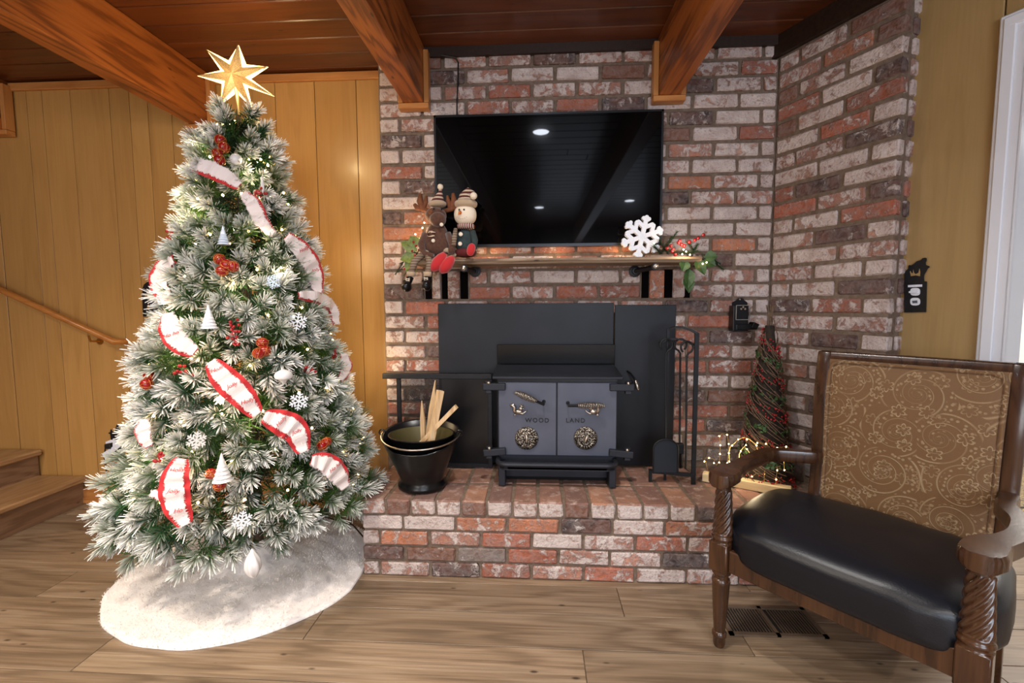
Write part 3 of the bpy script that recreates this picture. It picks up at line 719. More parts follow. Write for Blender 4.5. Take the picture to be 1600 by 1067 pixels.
# ------------------------------------------------------------------ bucket and kindling
bc = at(660, 762, 2.05); bk = thing('coal_bucket', 'black enamel ash bucket with an upswept rim on the left of the hearth', 'bucket', (bc.x, 2.05, ZH))
# outer shell: rim is higher at the back
mb = MB(); SG = 48; prof = [(.098, 0), (.112, .008), (.113, .022), (.100, .034), (.098, .042)]
V = []; F = []
def rimz(t): return .245 + .042 * math.sin(t) + .014 * abs(math.cos(t)) ** 3
lev = [(r_, z, 0) for r_, z in prof] + [(.098 + (.178 - .098) * u, .042, u) for u in (.25, .5, .75, .95, 1.0)]
for (r_, z, u) in lev:
    for k in range(SG):
        t = 2 * math.pi * k / SG; zz = z if u == 0 else .042 + (rimz(t) - .042) * u; e = 1 + (.05 * u * (abs(math.cos(t)) ** 4))
        V.append((r_ * math.cos(t) * e, r_ * .92 * math.sin(t), zz))
for (r_, dz) in ((.172, -.004), (.15, -.06)):
    for k in range(SG): t = 2 * math.pi * k / SG; V.append((r_ * math.cos(t), r_ * .92 * math.sin(t), rimz(t) + dz))
nl = len(lev) + 2
F = [(i * SG + k, i * SG + (k + 1) % SG, (i + 1) * SG + (k + 1) % SG, (i + 1) * SG + k) for i in range(nl - 1) for k in range(SG)] + [tuple(range(SG))[::-1]]
mb.add(V, F); mb.build('shell', M['black'], bk, smooth='all')
lin = MB().lathe([(.08, .07), (.118, .18), (.150, .250), (.154, .252), (.154, .256), (.149, .256)], (0, .0, 0), 40, cap=False, sy=.9); pail = lin.build('inner_pail', M['black'], bk, smooth=True)
lin = MB().lathe([(.149, .2555), (.1475, .250), (.116, .18), (.106, .155), (.0, .155)], (0, 0, 0), 40, cap=False, sy=.9); lin.build('pail_lining', M['olive'], pail, smooth=True, label='olive brass toned lining')
MB().tube([Vector((.185 * math.cos(t), -.168 * math.sin(t), .258 - .030 * math.sin(t))) for t in [math.pi * i / 24 for i in range(25)]], .0035, 6).build('bail_handle', M['nickel'], bk, smooth=True)
for s in (-1, 1): MB().tube([Vector((s * .183 + .014 * math.cos(t), -.012, .262 + .014 * math.sin(t))) for t in [2 * math.pi * i / 12 for i in range(12)]], .0035, 6, closed=True).build('handle_lug', M['black'], bk, smooth=True)
def stick(lbl, pa, pb, Yb, Yt, w_, d_, ptd=0):
    A = at(pa[0], pa[1], Yb); B = at(pb[0], pb[1], Yt); A = A + (A - B).normalized() * .10
    dd = B - A; t = thing('kindling_stick', lbl, 'firewood', tuple(A)); X_, Y_, Z_ = frame(dd); Lx = dd.length
    mb = MB(); ww = [(0, 1), (.6, .95), (1., 1. if not ptd else .15)]
    rr2 = random.Random(int(pa[0]))
    for u, s_ in ww:
        c = dd * u
        mb.v += [c + X_ * (w_ / 2 * s_) + Y_ * d_ / 2 * s_, c - X_ * (w_ / 2 * s_ * .9) + Y_ * d_ / 2 * s_, c - X_ * (w_ / 2 * s_) - Y_ * d_ / 2 * s_, c + X_ * (w_ / 2 * s_ * .7) - Y_ * d_ / 2 * s_]
    for i in range(2):
        for k in range(4): mb.f.append((i * 4 + k, i * 4 + (k + 1) % 4, (i + 1) * 4 + (k + 1) % 4, (i + 1) * 4 + k))
    mb.f += [(3, 2, 1, 0), (8, 9, 10, 11)]
    o = mb.build('wood', M['stick'], t); t['group'] = 'kindling sticks in the bucket'; return t
stick('short pointed kindling stick leaning in the bucket, leftmost of the four', (661, 670), (659, 626), 2.05, 2.03, .024, .018, 1)
stick('tall slim pale kindling stick, the longest in the bucket', (671, 668), (680, 594), 2.04, 2.06, .022, .02, 1)
stick('broad kindling stick with a cut top, standing beside the longest one', (677, 668), (688, 610), 2.0, 2.02, .034, .026)
stick('kindling stick leaning far right out of the bucket', (681, 668), (713, 635), 2.0, 1.99, .028, .02)
# ------------------------------------------------------------------ fireplace tools
tl = thing('fireplace_tool_stand', 'black wrought iron stand with arched top on the right of the hearth', 'tool stand', (.65, 2.16, ZH))
YT = 2.16
pL, pR = at(1016, 748, YT), at(1083, 758, YT - .03)
tL, tR = at(1046, 513, YT), at(1089, 520, YT - .03)
pR.z = ZH; pL.z = ZH
def flat(mb, p, q, w_=.020, d_=.008):
    d = q - p; X_, Y_, Z_ = frame(d, Vector((0, 1, 0))); mb.box((p + q) / 2, (w_, d_, d.length), rot=Matrix((X_, Y_, Z_)).transposed())
f1 = MB(); flat(f1, pR, tR); f1.build('upright', M['blackm'], tl, world=True)
f1 = MB(); flat(f1, Vector((tL.x, YT + .02, ZH)), Vector((tL.x, YT + .02, tL.z)), .012); f1.build('upright', M['blackm'], tl, world=True)
arc = [at(x, y, YT + .02 - .05 * (x - 1046) / 43) for x, y in ((1046, 514), (1055, 511), (1066, 511), (1078, 515), (1090, 521))]
fa = MB()
for a_, b2 in zip(arc, arc[1:]): flat(fa, a_, b2, .010, .02)
fa.build('arch', M['blackm'], tl, world=True)
arc = [at(x, y, YT - .01) for x, y in ((1030, 536), (1042, 530), (1056, 529), (1070, 532), (1088, 540))]
fa = MB()
for a_, b2 in zip(arc, arc[1:]): flat(fa, a_, b2, .008, .016)
fa.build('hook_bar', M['blackm'], tl, world=True)
bz = MB(); e0 = at(1018, 735, YT); e1 = at(1085, 742, YT - .03); flat(bz, Vector((e0.x, YT, ZH + .05)), Vector((e1.x, YT - .03, ZH + .045)), .016, .012); bz.build('bottom_bar', M['blackm'], tl, world=True)
bz = MB(); flat(bz, pL, Vector((pL.x, YT, ZH + .06)), .014, .014); bz.build('foot', M['blackm'], tl, world=True)
def tool(lbl, px, Y, kind, ytop=548, ybot=690):
    t = thing('fireplace_tool', lbl, 'fireplace tool', tuple(at(px, ybot, Y)), group='fireplace tools on the stand')
    a_ = at(px, ytop, Y); b2 = at(px - 1, ybot, Y)
    loop = [a_ + Vector((0, -.0, -.0))]
    r_ = .028
    c = a_ + Vector((0, 0, r_ + .012))
    loop = [a_] + [c + Vector((math.sin(t_) * r_, 0, -math.cos(t_) * r_)) for t_ in [R(20 + 300 * i / 14) * (1 if kind != 'brush' else -1) for i in range(15)]]
    MB().tube([b2, a_] + loop[1:], .0048, 7).build('shaft', M['blackm'], t, world=True, smooth=True)
    if kind == 'shovel':
        w_ = .058; hgt = b2.z - (ZH + .055); o = [(-w_, -hgt), (w_, -hgt), (w_, -.05)] + [(w_ * math.cos(q_ * math.pi / 10), -.05 + .045 * math.sin(q_ * math.pi / 10)) for q_ in range(1, 10)] + [(-w_, -.05)]
        MB().prism(o, .003, b2 + Vector((0, -.004, 0))).build('shovel_pan', plain('steel_grey_pan', srgb(48, 54, 62), .35, metal=.4), t, world=True)
        rimp = [b2 + Vector((x, -.008, z)) for x, z in o[2:]]; rimp = [b2 + Vector((w_, -.008, -hgt))] + rimp + [b2 + Vector((-w_, -.008, -hgt))]
        MB().tube(rimp, .004, 6).build('pan_rim', M['blackm'], t, world=True, smooth=True)
    elif kind == 'brush':
        MB().box(b2 + Vector((0, 0, -.02)), (.035, .03, .05)).build('brush_block', M['blackm'], t, world=True, bev=.004)
        br = MB()
        for i in range(40): x_, y_ = random.uniform(-.016, .016), random.uniform(-.013, .013); br.tube([b2 + Vector((x_, y_, -.04)), b2 + Vector((x_ * 1.3, y_ * 1.3, -.115))], .0013, 3)
        br.build('bristles', M['black'], t, world=True)['kind'] = 'stuff'
    else:
        MB().tube([b2, b2 + Vector((0, 0, -.1)), b2 + Vector((.02, -.01, -.115))], [.0048, .004, .001], 6).build('poker_tip', M['blackm'], t, world=True, smooth=True)
    return t
tool('fireplace shovel with rounded steel pan hanging in front on the stand', 1041, YT - .02, 'shovel', 552, 684)
tool('hearth brush hanging second on the tool stand behind the shovel', 1063, YT + .0, 'brush', 552, 694)
tool('thin poker hanging nearest the right upright of the tool stand', 1073, YT - .03, 'poker', 556, 700)
# ------------------------------------------------------------------ mantel shelf
mt = thing('mantel_shelf', 'live edge weathered wood mantel shelf on black pipe brackets under the television', 'shelf', (.09, 2.28, 1.42))
sL, sR = -.600, .775; zS = 1.436
n = 28; V = []; F = []
for i in range(n + 1):
    u = i / n; x = sL + (sR - sL) * u; w_ = mnoise.noise(Vector((x * 5, 0, 3))) * .012
    V += [(x, 2.365, zS), (x, 2.19 + w_, zS), (x, 2.183 + w_ * .6, zS - .012), (x, 2.195 + w_, zS - .026), (x, 2.365, zS - .026)]
for i in range(n):
    for k in range(5): F.append((i * 5 + k, i * 5 + (k + 1) % 5, (i + 1) * 5 + (k + 1) % 5, (i + 1) * 5 + k))
F += [(4, 3, 2, 1, 0), tuple(n * 5 + k for k in range(5))]
mb = MB(); mb.add(V, F); mb.build('board', M['mantel'], mt, world=True)
for fx, ex in ((742, 726), (992, 1022)):
    fc = at(fx, 424, YW - .012); e = at(ex, 420, 2.22); zz = zS - .046
    b = MB().lathe([(.030, 0), (.030, .010), (.016, .014), (.016, .03)], Vector((fc.x, YW - .002, fc.z)), 24, (0, -1, 0)).tube([Vector((fc.x, YW - .02, fc.z)), Vector(((fc.x + e.x) / 2, 2.29, (fc.z + zz) / 2)), Vector((e.x, 2.215, zz))], .013, 12)
    b.lathe([(.017, 0), (.017, .025)], Vector((e.x, 2.22, zz)), 16, (0, -1, 0)); b.build('pipe_bracket', M['blackm'], mt, world=True, smooth=True)
    MB().lathe([(.012, 0), (.012, .008), (.004, .012)], Vector((e.x, 2.192, zz)), 8, (0, -1, 0)).build('cap_bolt', M['nickel'], mt, world=True)
# ------------------------------------------------------------------ television
tv = thing('television', 'wide black flat screen television on the brick wall above the mantel', 'television', (.05, 2.35, 1.84))
YV = 2.345
A = at(676, 178, YV); B = at(1036, 174, YV); C = at(683, 386, YV); D = at(1034, 384, YV)
x0 = (A.x + C.x) / 2; x1 = (B.x + D.x) / 2; z1 = (A.z + B.z) / 2; z0 = (C.z + D.z) / 2
cx, cz, w_, h_ = (x0 + x1) / 2, (z0 + z1) / 2, x1 - x0, z1 - z0
MB().box((cx, YV + .018, cz), (w_, .034, h_)).build('housing', M['tv'], tv, world=True, bev=.003)
bz = MB(); bz.box((cx, YV - .001, z1 - .005), (w_, .008, .010)).box((cx, YV - .001, z0 + .007), (w_, .008, .014)).box((x0 + .005, YV - .001, cz), (.010, .008, h_)).box((x1 - .005, YV - .001, cz), (.010, .008, h_))
bz.build('bezel', M['tv'], tv, world=True)
MB().box((cx, YV, cz + .002), (w_ - .018, .004, h_ - .022)).build('screen', M['screen'], tv, world=True)
# cable above television
cb = [at(702, 85, YW - .03), at(712, 90, YW - .02), at(716, 98, YW - .006), at(715.5, 130, YW - .004), at(714, 160, YW - .004), at(714, 182, YW - .004)]
cb[0] = at(690, 86, YW - .03)
tag(MB().tube(cb, .0045, 6).build('cable', M['cable'], None, smooth=True), 'black cable running from the ceiling down to the top of the television', 'cable')
# ------------------------------------------------------------------ matchbox holder
mh = thing('match_holder', 'small black iron match holder on the brick right of the tools', 'match holder', tuple(at(1157, 500, YW - .03)))
c = at(1156, 492, YW - .004); sz = YW / FPX
def mo_(x, y, dy=0): return at(1130 + x * .075, 450 + y * .075, YW - dy)
o = [(170, 300), (260, 250), (300, 215), (345, 205), (390, 215), (420, 255), (480, 300), (485, 350), (480, 830), (115, 830)]
o2 = [((mo_(x, y).x - c.x), (mo_(x, y).z - c.z)) for x, y in o]
MB().prism(o2, .006, (c.x, YW - .008, c.z)).build('back_plate', M['black'], mh, world=True)
bx = MB(); p = mo_(380, 590, .045); bx.box((p.x - .01, YW - .035, p.z - .01), (.075, .055, .13)); bx.box((mo_(360, 780).x, YW - .04, mo_(430, 800).z), (.10, .055, .028)); bx.box((mo_(520, 770).x, YW - .055, mo_(520, 775).z), (.03, .05, .03), rot=Matrix.Rotation(R(25), 3, 'Y')); bx.build('match_box', M['black'], mh, world=True, bev=.003)
fr = MB(); cc = mo_(400, 510, .066)
for dx, dz, w1, h1 in ((0, .036, .066, .003), (0, -.036, .066, .003), (-.033, 0, .003, .072), (.033, 0, .003, .072)): fr.box((p.x - .002 + dx, YW - .064, cc.z + dz), (w1, .003, h1))
for dx, dz in ((-.010, 0), (.010, 0), (0, .009)): fr.ball((p.x - .002 + dx, YW - .064, cc.z + .018 + dz), .006, 8, 6)
fr.build('silver_border', M['nickel'], mh, world=True, label='silver frame and trefoil on the front')
MB().ball(mo_(345, 240, .014), .005).build('nail', M['nickel'], mh, world=True)
# ------------------------------------------------------------------ wall plates
def plate(lbl, pxc, p, n_, out, holes=None, cat='wall plate', scale=None, name='wall_plate'):
    pass
BLK = M['blackm']
# right: howling wolf plate with toggle and outlet, on the right panelling
def onR(x, y, off=.006): return onplane(x, y, P0 - NN * off, NN)
def rpoly(pts, o=.006): 
    c = onR(1432, 450, o); return c, [((onR(x, y, o) - c).dot(U), (onR(x, y, o) - c).z) for x, y in pts]
z6 = lambda x, y: (1380 + x / 7.62, 380 + y / 7.62)
wp = thing('switch_plate', 'black howling wolf switch plate at the edge of the right panelling', 'switch plate', tuple(onR(1432, 465, .004)))
wolf = [(250, 455), (252, 380), (262, 340), (300, 300), (300, 270), (312, 258), (330, 265), (360, 250), (400, 215), (450, 200), (468, 178), (500, 172), (515, 178), (518, 200), (505, 230), (508, 258), (545, 272), (556, 282), (530, 300), (515, 330), (490, 372), (484, 400), (488, 452), (520, 455), (510, 820), (250, 825)]
# black panel and wolf silhouette with fir cut-out shown in wood colour
c, pl = rpoly([z6(*q_) for q_ in wolf])
MB().prism(pl, .003, c, X=U).build('wolf_plate', BLK, wp, world=True)
c, pl = rpoly([z6(*q_) for q_ in ((318, 335), (326, 330), (335, 352), (352, 360), (358, 312), (368, 352), (385, 368), (420, 352), (432, 300), (442, 345), (438, 392), (390, 382), (330, 392))], .0085)
MB().prism(pl, .001, c, X=U).build('fir_inlay', M['panelr'], wp, world=True, label='wood coloured fir tree cut-out')
for yy in (578, 695):
    c, pl = rpoly([z6(382 + 58 * math.copysign(abs(math.cos(t)) ** .7, math.cos(t)), yy + 46 * math.copysign(abs(math.sin(t)) ** .7, math.sin(t))) for t in [2 * math.pi * i / 20 for i in range(20)]], .009)
    MB().prism(pl, .004, c, X=U).build('outlet_face', M['white'], wp, world=True)
c, pl = rpoly([z6(*q_) for q_ in ((295, 498), (465, 490), (465, 518), (295, 524))], .009); MB().prism(pl, .001, c, X=U).build('label_strip', M['tagp'], wp, world=True)
c, pl = rpoly([z6(*q_) for q_ in ((312, 572), (405, 566), (405, 590), (312, 592))], .016); MB().prism(pl, .01, c, X=U).build('toggle', M['white'], wp, world=True)
c, pl = rpoly([z6(*q_) for q_ in ((345, 685), (405, 680), (408, 712), (350, 715))], .0125); MB().prism(pl, .001, c, X=U).build('outlet_slots', M['stove'], wp, world=True)
# left lower: wolf shaped outlet plate with a label and plug
def YPp(x, y, o=.004): return at(x, y, YP - o)
z7 = lambda x, y: (140 + x * .0937, 650 + y * .0937)
lp_ = thing('outlet_plate', 'black wolf shaped outlet plate low on the left panelling', 'outlet plate', tuple(YPp(180, 690)))
o = [(382, 655), (382, 560), (355, 400), (345, 300), (318, 290), (318, 275), (345, 268), (350, 230), (360, 218), (378, 262), (415, 268), (430, 220), (455, 140), (468, 140), (485, 200), (500, 210), (510, 190), (530, 230), (552, 320), (558, 400), (575, 655)]
c = YPp(180, 690); o2 = [((YPp(*z7(*q_)) - c).x, (YPp(*z7(*q_)) - c).z) for q_ in o]
MB().prism(o2, .003, c).build('wolf_plate', BLK, lp_, world=True)
pg = thing('plug_with_label', 'black plug with a folded white printed label in the left wolf outlet', 'plug', tuple(YPp(172, 695, .03)))
c = YPp(172, 690, .03); o2 = [((YPp(*z7(*q_), .03) - c).x, (YPp(*z7(*q_), .03) - c).z) for q_ in ((265, 430), (350, 395), (535, 400), (545, 480), (262, 725), (205, 628), (385, 510), (385, 440), (270, 460))]
MB().prism(o2, .001, c).build('printed_label', M['tagp'], pg, world=True)
p = YPp(*z7(330, 500), .022); MB().box(p, (.04, .03, .03)).build('plug', M['cable'], pg, world=True, bev=.005)
cp = [YPp(*z7(*q_), d_) for q_, d_ in (((300, 500), .03), ((262, 530), .03), ((245, 700), .02), ((265, 850), .012), ((290, 980), .012), ((300, 1100), .012), ((330, 1300), .03))]
MB().tube(cp, .0035, 6).build('power_cord', M['cable'], pg, world=True, smooth=True)
# left upper: arched plate half hidden by the tree
z8 = lambda x, y: (210 + x * .0843, 420 + y * .0843)
up = thing('switch_plate', 'black arched switch plate with cut-outs half hidden behind the tree', 'switch plate', tuple(YPp(235, 468)))
o = [(165, 885), (150, 520), (155, 350), (180, 290), (230, 250), (290, 225), (335, 195), (420, 170), (520, 190), (560, 240), (590, 300), (600, 520), (600, 885)]
c = YPp(235, 468); o2 = [((YPp(*z8(*q_)) - c).x, (YPp(*z8(*q_)) - c).z) for q_ in o]
MB().prism(o2, .003, c).build('arched_plate', BLK, up, world=True)
for tri in ([(190, 505), (215, 462), (232, 505)], [(225, 728), (250, 700), (252, 660), (272, 665), (270, 715), (245, 745)], [(280, 500), (292, 480), (298, 505)], [(238, 590), (255, 588), (255, 608), (240, 608)]):
    o2 = [((YPp(*z8(*q_), .0065) - c).x, (YPp(*z8(*q_), .0065) - c).z) for q_ in tri]; MB().prism(o2, .001, (c.x, YP - .0065, c.z)).build('cut_out', M['panel'], up, world=True)
# ------------------------------------------------------------------ floor register
vt = thing('floor_vent', 'dark slatted floor register set in the planks under the armchair', 'vent', tuple(onz(1212, 972, .003)))
c = Vector(vt.location); cnr = [onz(x, y, 0) for x, y in ((1124, 950), (1238, 947), (1303, 998), (1132, 993))]
vx0, vx1 = .705, 1.055; vy0, vy1 = 1.60, 1.765
fm = MB()
for bxx in (((vx0 + vx1) / 2, vy0 + .008, vx1 - vx0, .016), ((vx0 + vx1) / 2, vy1 - .008, vx1 - vx0, .016), (vx0 + .008, (vy0 + vy1) / 2, .016, vy1 - vy0), (vx1 - .008, (vy0 + vy1) / 2, .016, vy1 - vy0), ((vx0 + vx1) / 2, (vy0 + vy1) / 2, .014, vy1 - vy0)):
    fm.box((bxx[0], bxx[1], .003), (bxx[2], bxx[3], .006))
fm.build('frame', M['ventf'], vt, world=True)
MB().box(((vx0 + vx1) / 2, (vy0 + vy1) / 2, .0008), (vx1 - vx0 - .02, vy1 - vy0 - .02, .0012)).build('backing', M['vent'], vt, world=True)
for half in (0, 1):
    x = vx0 + .024 + half * (vx1 - vx0) / 2
    for i in range(14): MB().box((x + i * .0107, (vy0 + vy1) / 2, .0032), (.0030, vy1 - vy0 - .034, .0035)).build('slat', M['ventf'], vt, world=True)
# ------------------------------------------------------------------ snowflake decoration
sf = thing('snowflake_decoration', 'thick white wooden snowflake standing on the right end of the mantel', 'decoration', (at(1003, 400, 2.25).x, 2.25, zS))
def flake(mb, c, Rr, w_, th, X=Vector((1, 0, 0)), Z=Vector((0, 0, 1)), a0=0, br=((.5, .32), (.78, .26))):
    N_ = X.cross(Z)
    def bar(p, q_, ww):
        d = (q_ - p); L = d.length; d.normalize(); s_ = N_.cross(d)
        o = []
        for i in range(7): t = math.pi / 2 + math.pi * i / 6; o.append((math.cos(t) * ww / 2, math.sin(t) * ww / 2))
        for i in range(7): t = -math.pi / 2 + math.pi * i / 6; o.append((L + math.cos(t) * ww / 2, math.sin(t) * ww / 2))
        mb.prism(o, th * random.uniform(.97, 1.0), p, X=d, Z=s_)
    for k in range(6):
        t = a0 + k * math.pi / 3; dr = X * math.cos(t) + Z * math.sin(t); bar(c, c + dr * Rr, w_)
        for u, l in br:
            for s_ in (-1, 1):
                t2_ = t + s_ * R(58); d2 = X * math.cos(t2_) + Z * math.sin(t2_); bar(c + dr * Rr * u, c + dr * Rr * u + d2 * Rr * l, w_ * .92)
mb = MB(); flake(mb, at(1003, 371, 2.25), .094, .021, .022, a0=R(78), br=((.48, .42), (.85, .16)))
zmin = min(v.z for v in mb.v); mb.v = [v - Vector((0, 0, zmin - zS)) for v in mb.v]
mb.build('snowflake', M['snowflake'], sf, world=True, bev=.001)
# ------------------------------------------------------------------ armchair
ca = math.atan2(-.47, .405)
ch = thing('armchair', 'carved walnut armchair with black leather seat and gold paisley back in the right foreground', 'armchair', (.645, 1.55, 0), ca)
W = .62; CH = M['chair']
def leg_front(x):
    p = [(.016, 0), (.020, .012), (.0205, .035), (.024, .04), (.024, .052), (.019, .058), (.020, .07), (.026, .17), (.029, .235), (.031, .24), (.029, .25), (.024, .255), (.024, .266), (.031, .272), (.031, .285)]
    MB().lathe(p, (x, 0, 0), 28).box((x, 0, .335), (.064, .064, .105), bev=.004).build('leg', CH, ch, smooth=True)
    mb = MB(); sg, rg = 72, 90; V = []; F = []; z0, z1 = .386, .585
    for i in range(rg + 1):
        u = i / rg; z = z0 + (z1 - z0) * u
        r = .0315 - .0085 * u if u > .16 else .034 - .002 * math.sin(u / .16 * math.pi * 3)
        amp = .0032 if .16 < u < .92 else 0
        for k in range(sg):
            t = 2 * math.pi * k / sg; rr_ = r + amp * math.cos(8 * t - u * 42) ; V.append((x + rr_ * math.cos(t), rr_ * math.sin(t), z))
    F = [(i * sg + k, i * sg + (k + 1) % sg, (i + 1) * sg + (k + 1) % sg, (i + 1) * sg + k) for i in range(rg) for k in range(sg)]
    mb.add(V, F); mb.lathe([(.023, .585), (.028, .588), (.028, .594), (.024, .598), (.033, .602), (.034, .608)], (x, 0, 0), 28)
    mb.build('twisted_post', CH, ch, smooth='all')
for x in (0, W): leg_front(x)
BX0, BX1 = .125, .615
BXc = (BX0 + BX1) / 2
def backpt(x, s):   # s 0..1 up the back, slight backward rake with an S curve
    return Vector((x, .455 + .09 * s + .012 * math.sin(s * math.pi * 2), .40 + .625 * s))
def member(x, w_):
    mb = MB(); V = []; F = []; n = 14
    for i in range(n + 1):
        s_ = i / n; p = backpt(x, s_); fl_ = (x - BXc) * (.05 * s_)
        for dx, dy in ((-w_ / 2, -.018), (w_ / 2, -.018), (w_ / 2, .018), (-w_ / 2, .018)): V.append(p + Vector((dx + fl_, dy, 0)))
    F = [(i * 4 + k, i * 4 + (k + 1) % 4, (i + 1) * 4 + (k + 1) % 4, (i + 1) * 4 + k) for i in range(n) for k in range(4)] + [(3, 2, 1, 0), (n * 4, n * 4 + 1, n * 4 + 2, n * 4 + 3)]
    mb.add(V, F); return mb
for x in (BX0, BX1): member(x, .046).build('back_post', CH, ch, smooth=True, bev=.006)
def rail(s0, s1, th=.018):
    mb = MB(); n = 12; V = []; F = []
    for i in range(n + 1):
        u = i / n; x = BX0 - .02 + (BX1 - BX0 + .04) * u; cv = .010 * math.sin(u * math.pi)
        for s_, dy in ((s0, -th), (s0, th), (s1, th), (s1, -th)):
            p = backpt(x, s_); fl_ = (x - BXc) * (.05 * s_); V.append(p + Vector((fl_, dy + cv, 0)))
    F = [(i * 4 + k, i * 4 + (k + 1) % 4, (i + 1) * 4 + (k + 1) % 4, (i + 1) * 4 + k) for i in range(n) for k in range(4)] + [(3, 2, 1, 0), (n * 4, n * 4 + 1, n * 4 + 2, n * 4 + 3)]
    mb.add(V, F); return mb
rail(.945, 1.0).build('top_rail', CH, ch, smooth=True, bev=.006); rail(.04, .10).build('lower_rail', CH, ch, smooth=True, bev=.004)
# padded back: inset cushion with piping
mb = MB(); nx, nz = 30, 30; V = []; F = []
px0, px1, s0_, s1_ = BX0 + .020, BX1 - .020, .085, .955
def padpt(u, v, pad=1.):
    x = px0 + (px1 - px0) * u; s_ = s0_ + (s1_ - s0_) * v; p = backpt(x, s_); e = min(1, 9 * min(u, 1 - u)) * min(1, 9 * min(v, 1 - v))
    return p + Vector(((x - BXc) * .05 * s_, -.016 - pad * (.012 * e ** .5 + .010 * math.sin(math.pi * u) * math.sin(math.pi * v)), 0))
for j in range(nz + 1):
    for i in range(nx + 1): V.append(padpt(i / nx, j / nz))
for j in range(nz):
    for i in range(nx): a_ = j * (nx + 1) + i; F.append((a_, a_ + 1, a_ + nx + 2, a_ + nx + 1))
mb.add(V, F); bp = mb.build('back_upholstery', M['brocade'], ch, smooth='all')
bk_ = MB(); V2 = [v + Vector((0, .034, 0)) for v in (padpt(0, 0, 0), padpt(1, 0, 0), padpt(1, 1, 0), padpt(0, 1, 0))]; bk_.add(V2 + [v - Vector((0, .02, 0)) for v in V2], [(0, 1, 2, 3), (4, 5, 6, 7), (0, 1, 5, 4), (1, 2, 6, 5), (2, 3, 7, 6), (3, 0, 4, 7)])
bk_.build('back_board', M['brocade'], ch)
pr = []
for u, v in [(i / 12, 0) for i in range(12)] + [(1, i / 12) for i in range(12)] + [(1 - i / 12, 1) for i in range(12)] + [(0, 1 - i / 12) for i in range(12)]:
    cu = min(max(u, .012), .988); cv = min(max(v, .012), .988)
    if (u in (0, 1)) and (v in (0, 1)): cu = .03 if u == 0 else .97; cv = .03 if v == 0 else .97
    pr.append(padpt(cu, cv, .5) + Vector((0, -.006, 0)))
MB().tube(pr, .0065, 8, closed=True).build('piping', M['brocade'], bp, smooth='all')
# arms
def arm(sg):
    xf = 0 if sg < 0 else W; X = lambda d: xf + sg * d
    xb = BX0 - .012 if sg < 0 else BX1 + .012
    b_ = .020 if sg < 0 else .045
    path = [(X(0), -.050, .609), (X(0), -.045, .610), (X(0), -.034, .611), (X(.001), -.012, .612), (X(.004), .03, .611), (X(.012), .07, .609), (X(b_ * .7), .12, .607), (X(b_), .19, .608), (X(b_ * .9), .28, .612), (X(b_ * .2 - .004), .37, .616), (xb, .45, .619), (xb - sg * .01, .475, .619)]
    wd = [.030, .052, .074, .087, .084, .070, .054, .047, .046, .046, .042, .04]
    cr = []
    for i in range(len(path) - 1):
        for k in range(5):
            u = k / 5; P0_, P1_, P2_, P3_ = [Vector(path[max(0, min(len(path) - 1, q_))]) for q_ in (i - 1, i, i + 1, i + 2)]
            w0, w1 = wd[i], wd[i + 1]
            pt = .5 * ((2 * P1_) + (P2_ - P0_) * u + (2 * P0_ - 5 * P1_ + 4 * P2_ - P3_) * u * u + (3 * P1_ - P0_ - 3 * P2_ + P3_) * u ** 3)
            cr.append((pt, w0 + (w1 - w0) * (u * u * (3 - 2 * u))))
    cr.append((Vector(path[-1]), wd[-1]))
    V = []; n = len(cr); prof = [(-1, -.3), (-1, .25), (-.9, .5), (.9, .5), (1, .25), (1, -.3), (.8, -.5), (-.8, -.5)]
    for i, (p, w_) in enumerate(cr):
        d = cr[min(i + 1, n - 1)][0] - cr[max(i - 1, 0)][0]; d.z = 0; d.normalize(); s_ = Vector((d.y, -d.x, 0)); th = .044
        for a_, b2 in prof: V.append(p + s_ * (a_ * w_ / 2) + Vector((0, 0, b2 * th)))
    k = len(prof); F = [(i * k + j, i * k + (j + 1) % k, (i + 1) * k + (j + 1) % k, (i + 1) * k + j) for i in range(n - 1) for j in range(k)] + [tuple(range(k))[::-1], tuple((n - 1) * k + j for j in range(k))]
    mb = MB(); mb.add(V, F); mb.build('armrest', CH, ch, smooth=True, bev=0)
arm(-1); arm(1)
MB().box((W / 2, 0, .328), (W - .06, .032, .078), bev=.004).build('seat_rail', CH, ch, smooth=False)
for x0_, x1_ in ((0, BX0), (W, BX1)):
    a_ = Vector((x0_, .03, .328)); b2 = Vector((x1_, .45, .328)); d = b2 - a_; f1 = MB(); X_, Y_, Z_ = frame(d); f1.box((a_ + b2) / 2, (.03, .078, d.length), rot=Matrix((X_, Y_, Z_)).transposed()); f1.build('seat_rail', CH, ch)
MB().box(((BX0 + BX1) / 2, .455, .328), (BX1 - BX0, .03, .078)).build('seat_rail', CH, ch)
for x in (BX0, BX1):
    mb = MB(); V = []; n = 8
    for i in range(n + 1):
        u = i / n; w_ = .036 + .012 * (1 - u); y = .455 + .10 * (u ** 1.6)
        for dx, dy in ((-w_ / 2, -w_ / 2), (w_ / 2, -w_ / 2), (w_ / 2, w_ / 2), (-w_ / 2, w_ / 2)): V.append((x + dx, y + dy, .42 * (1 - u)))
    F = [(i * 4 + k, i * 4 + (k + 1) % 4, (i + 1) * 4 + (k + 1) % 4, (i + 1) * 4 + k) for i in range(n) for k in range(4)] + [(3, 2, 1, 0), (n * 4, n * 4 + 1, n * 4 + 2, n * 4 + 3)]
    mb.add(V, F); mb.build('leg', CH, ch, bev=.003)
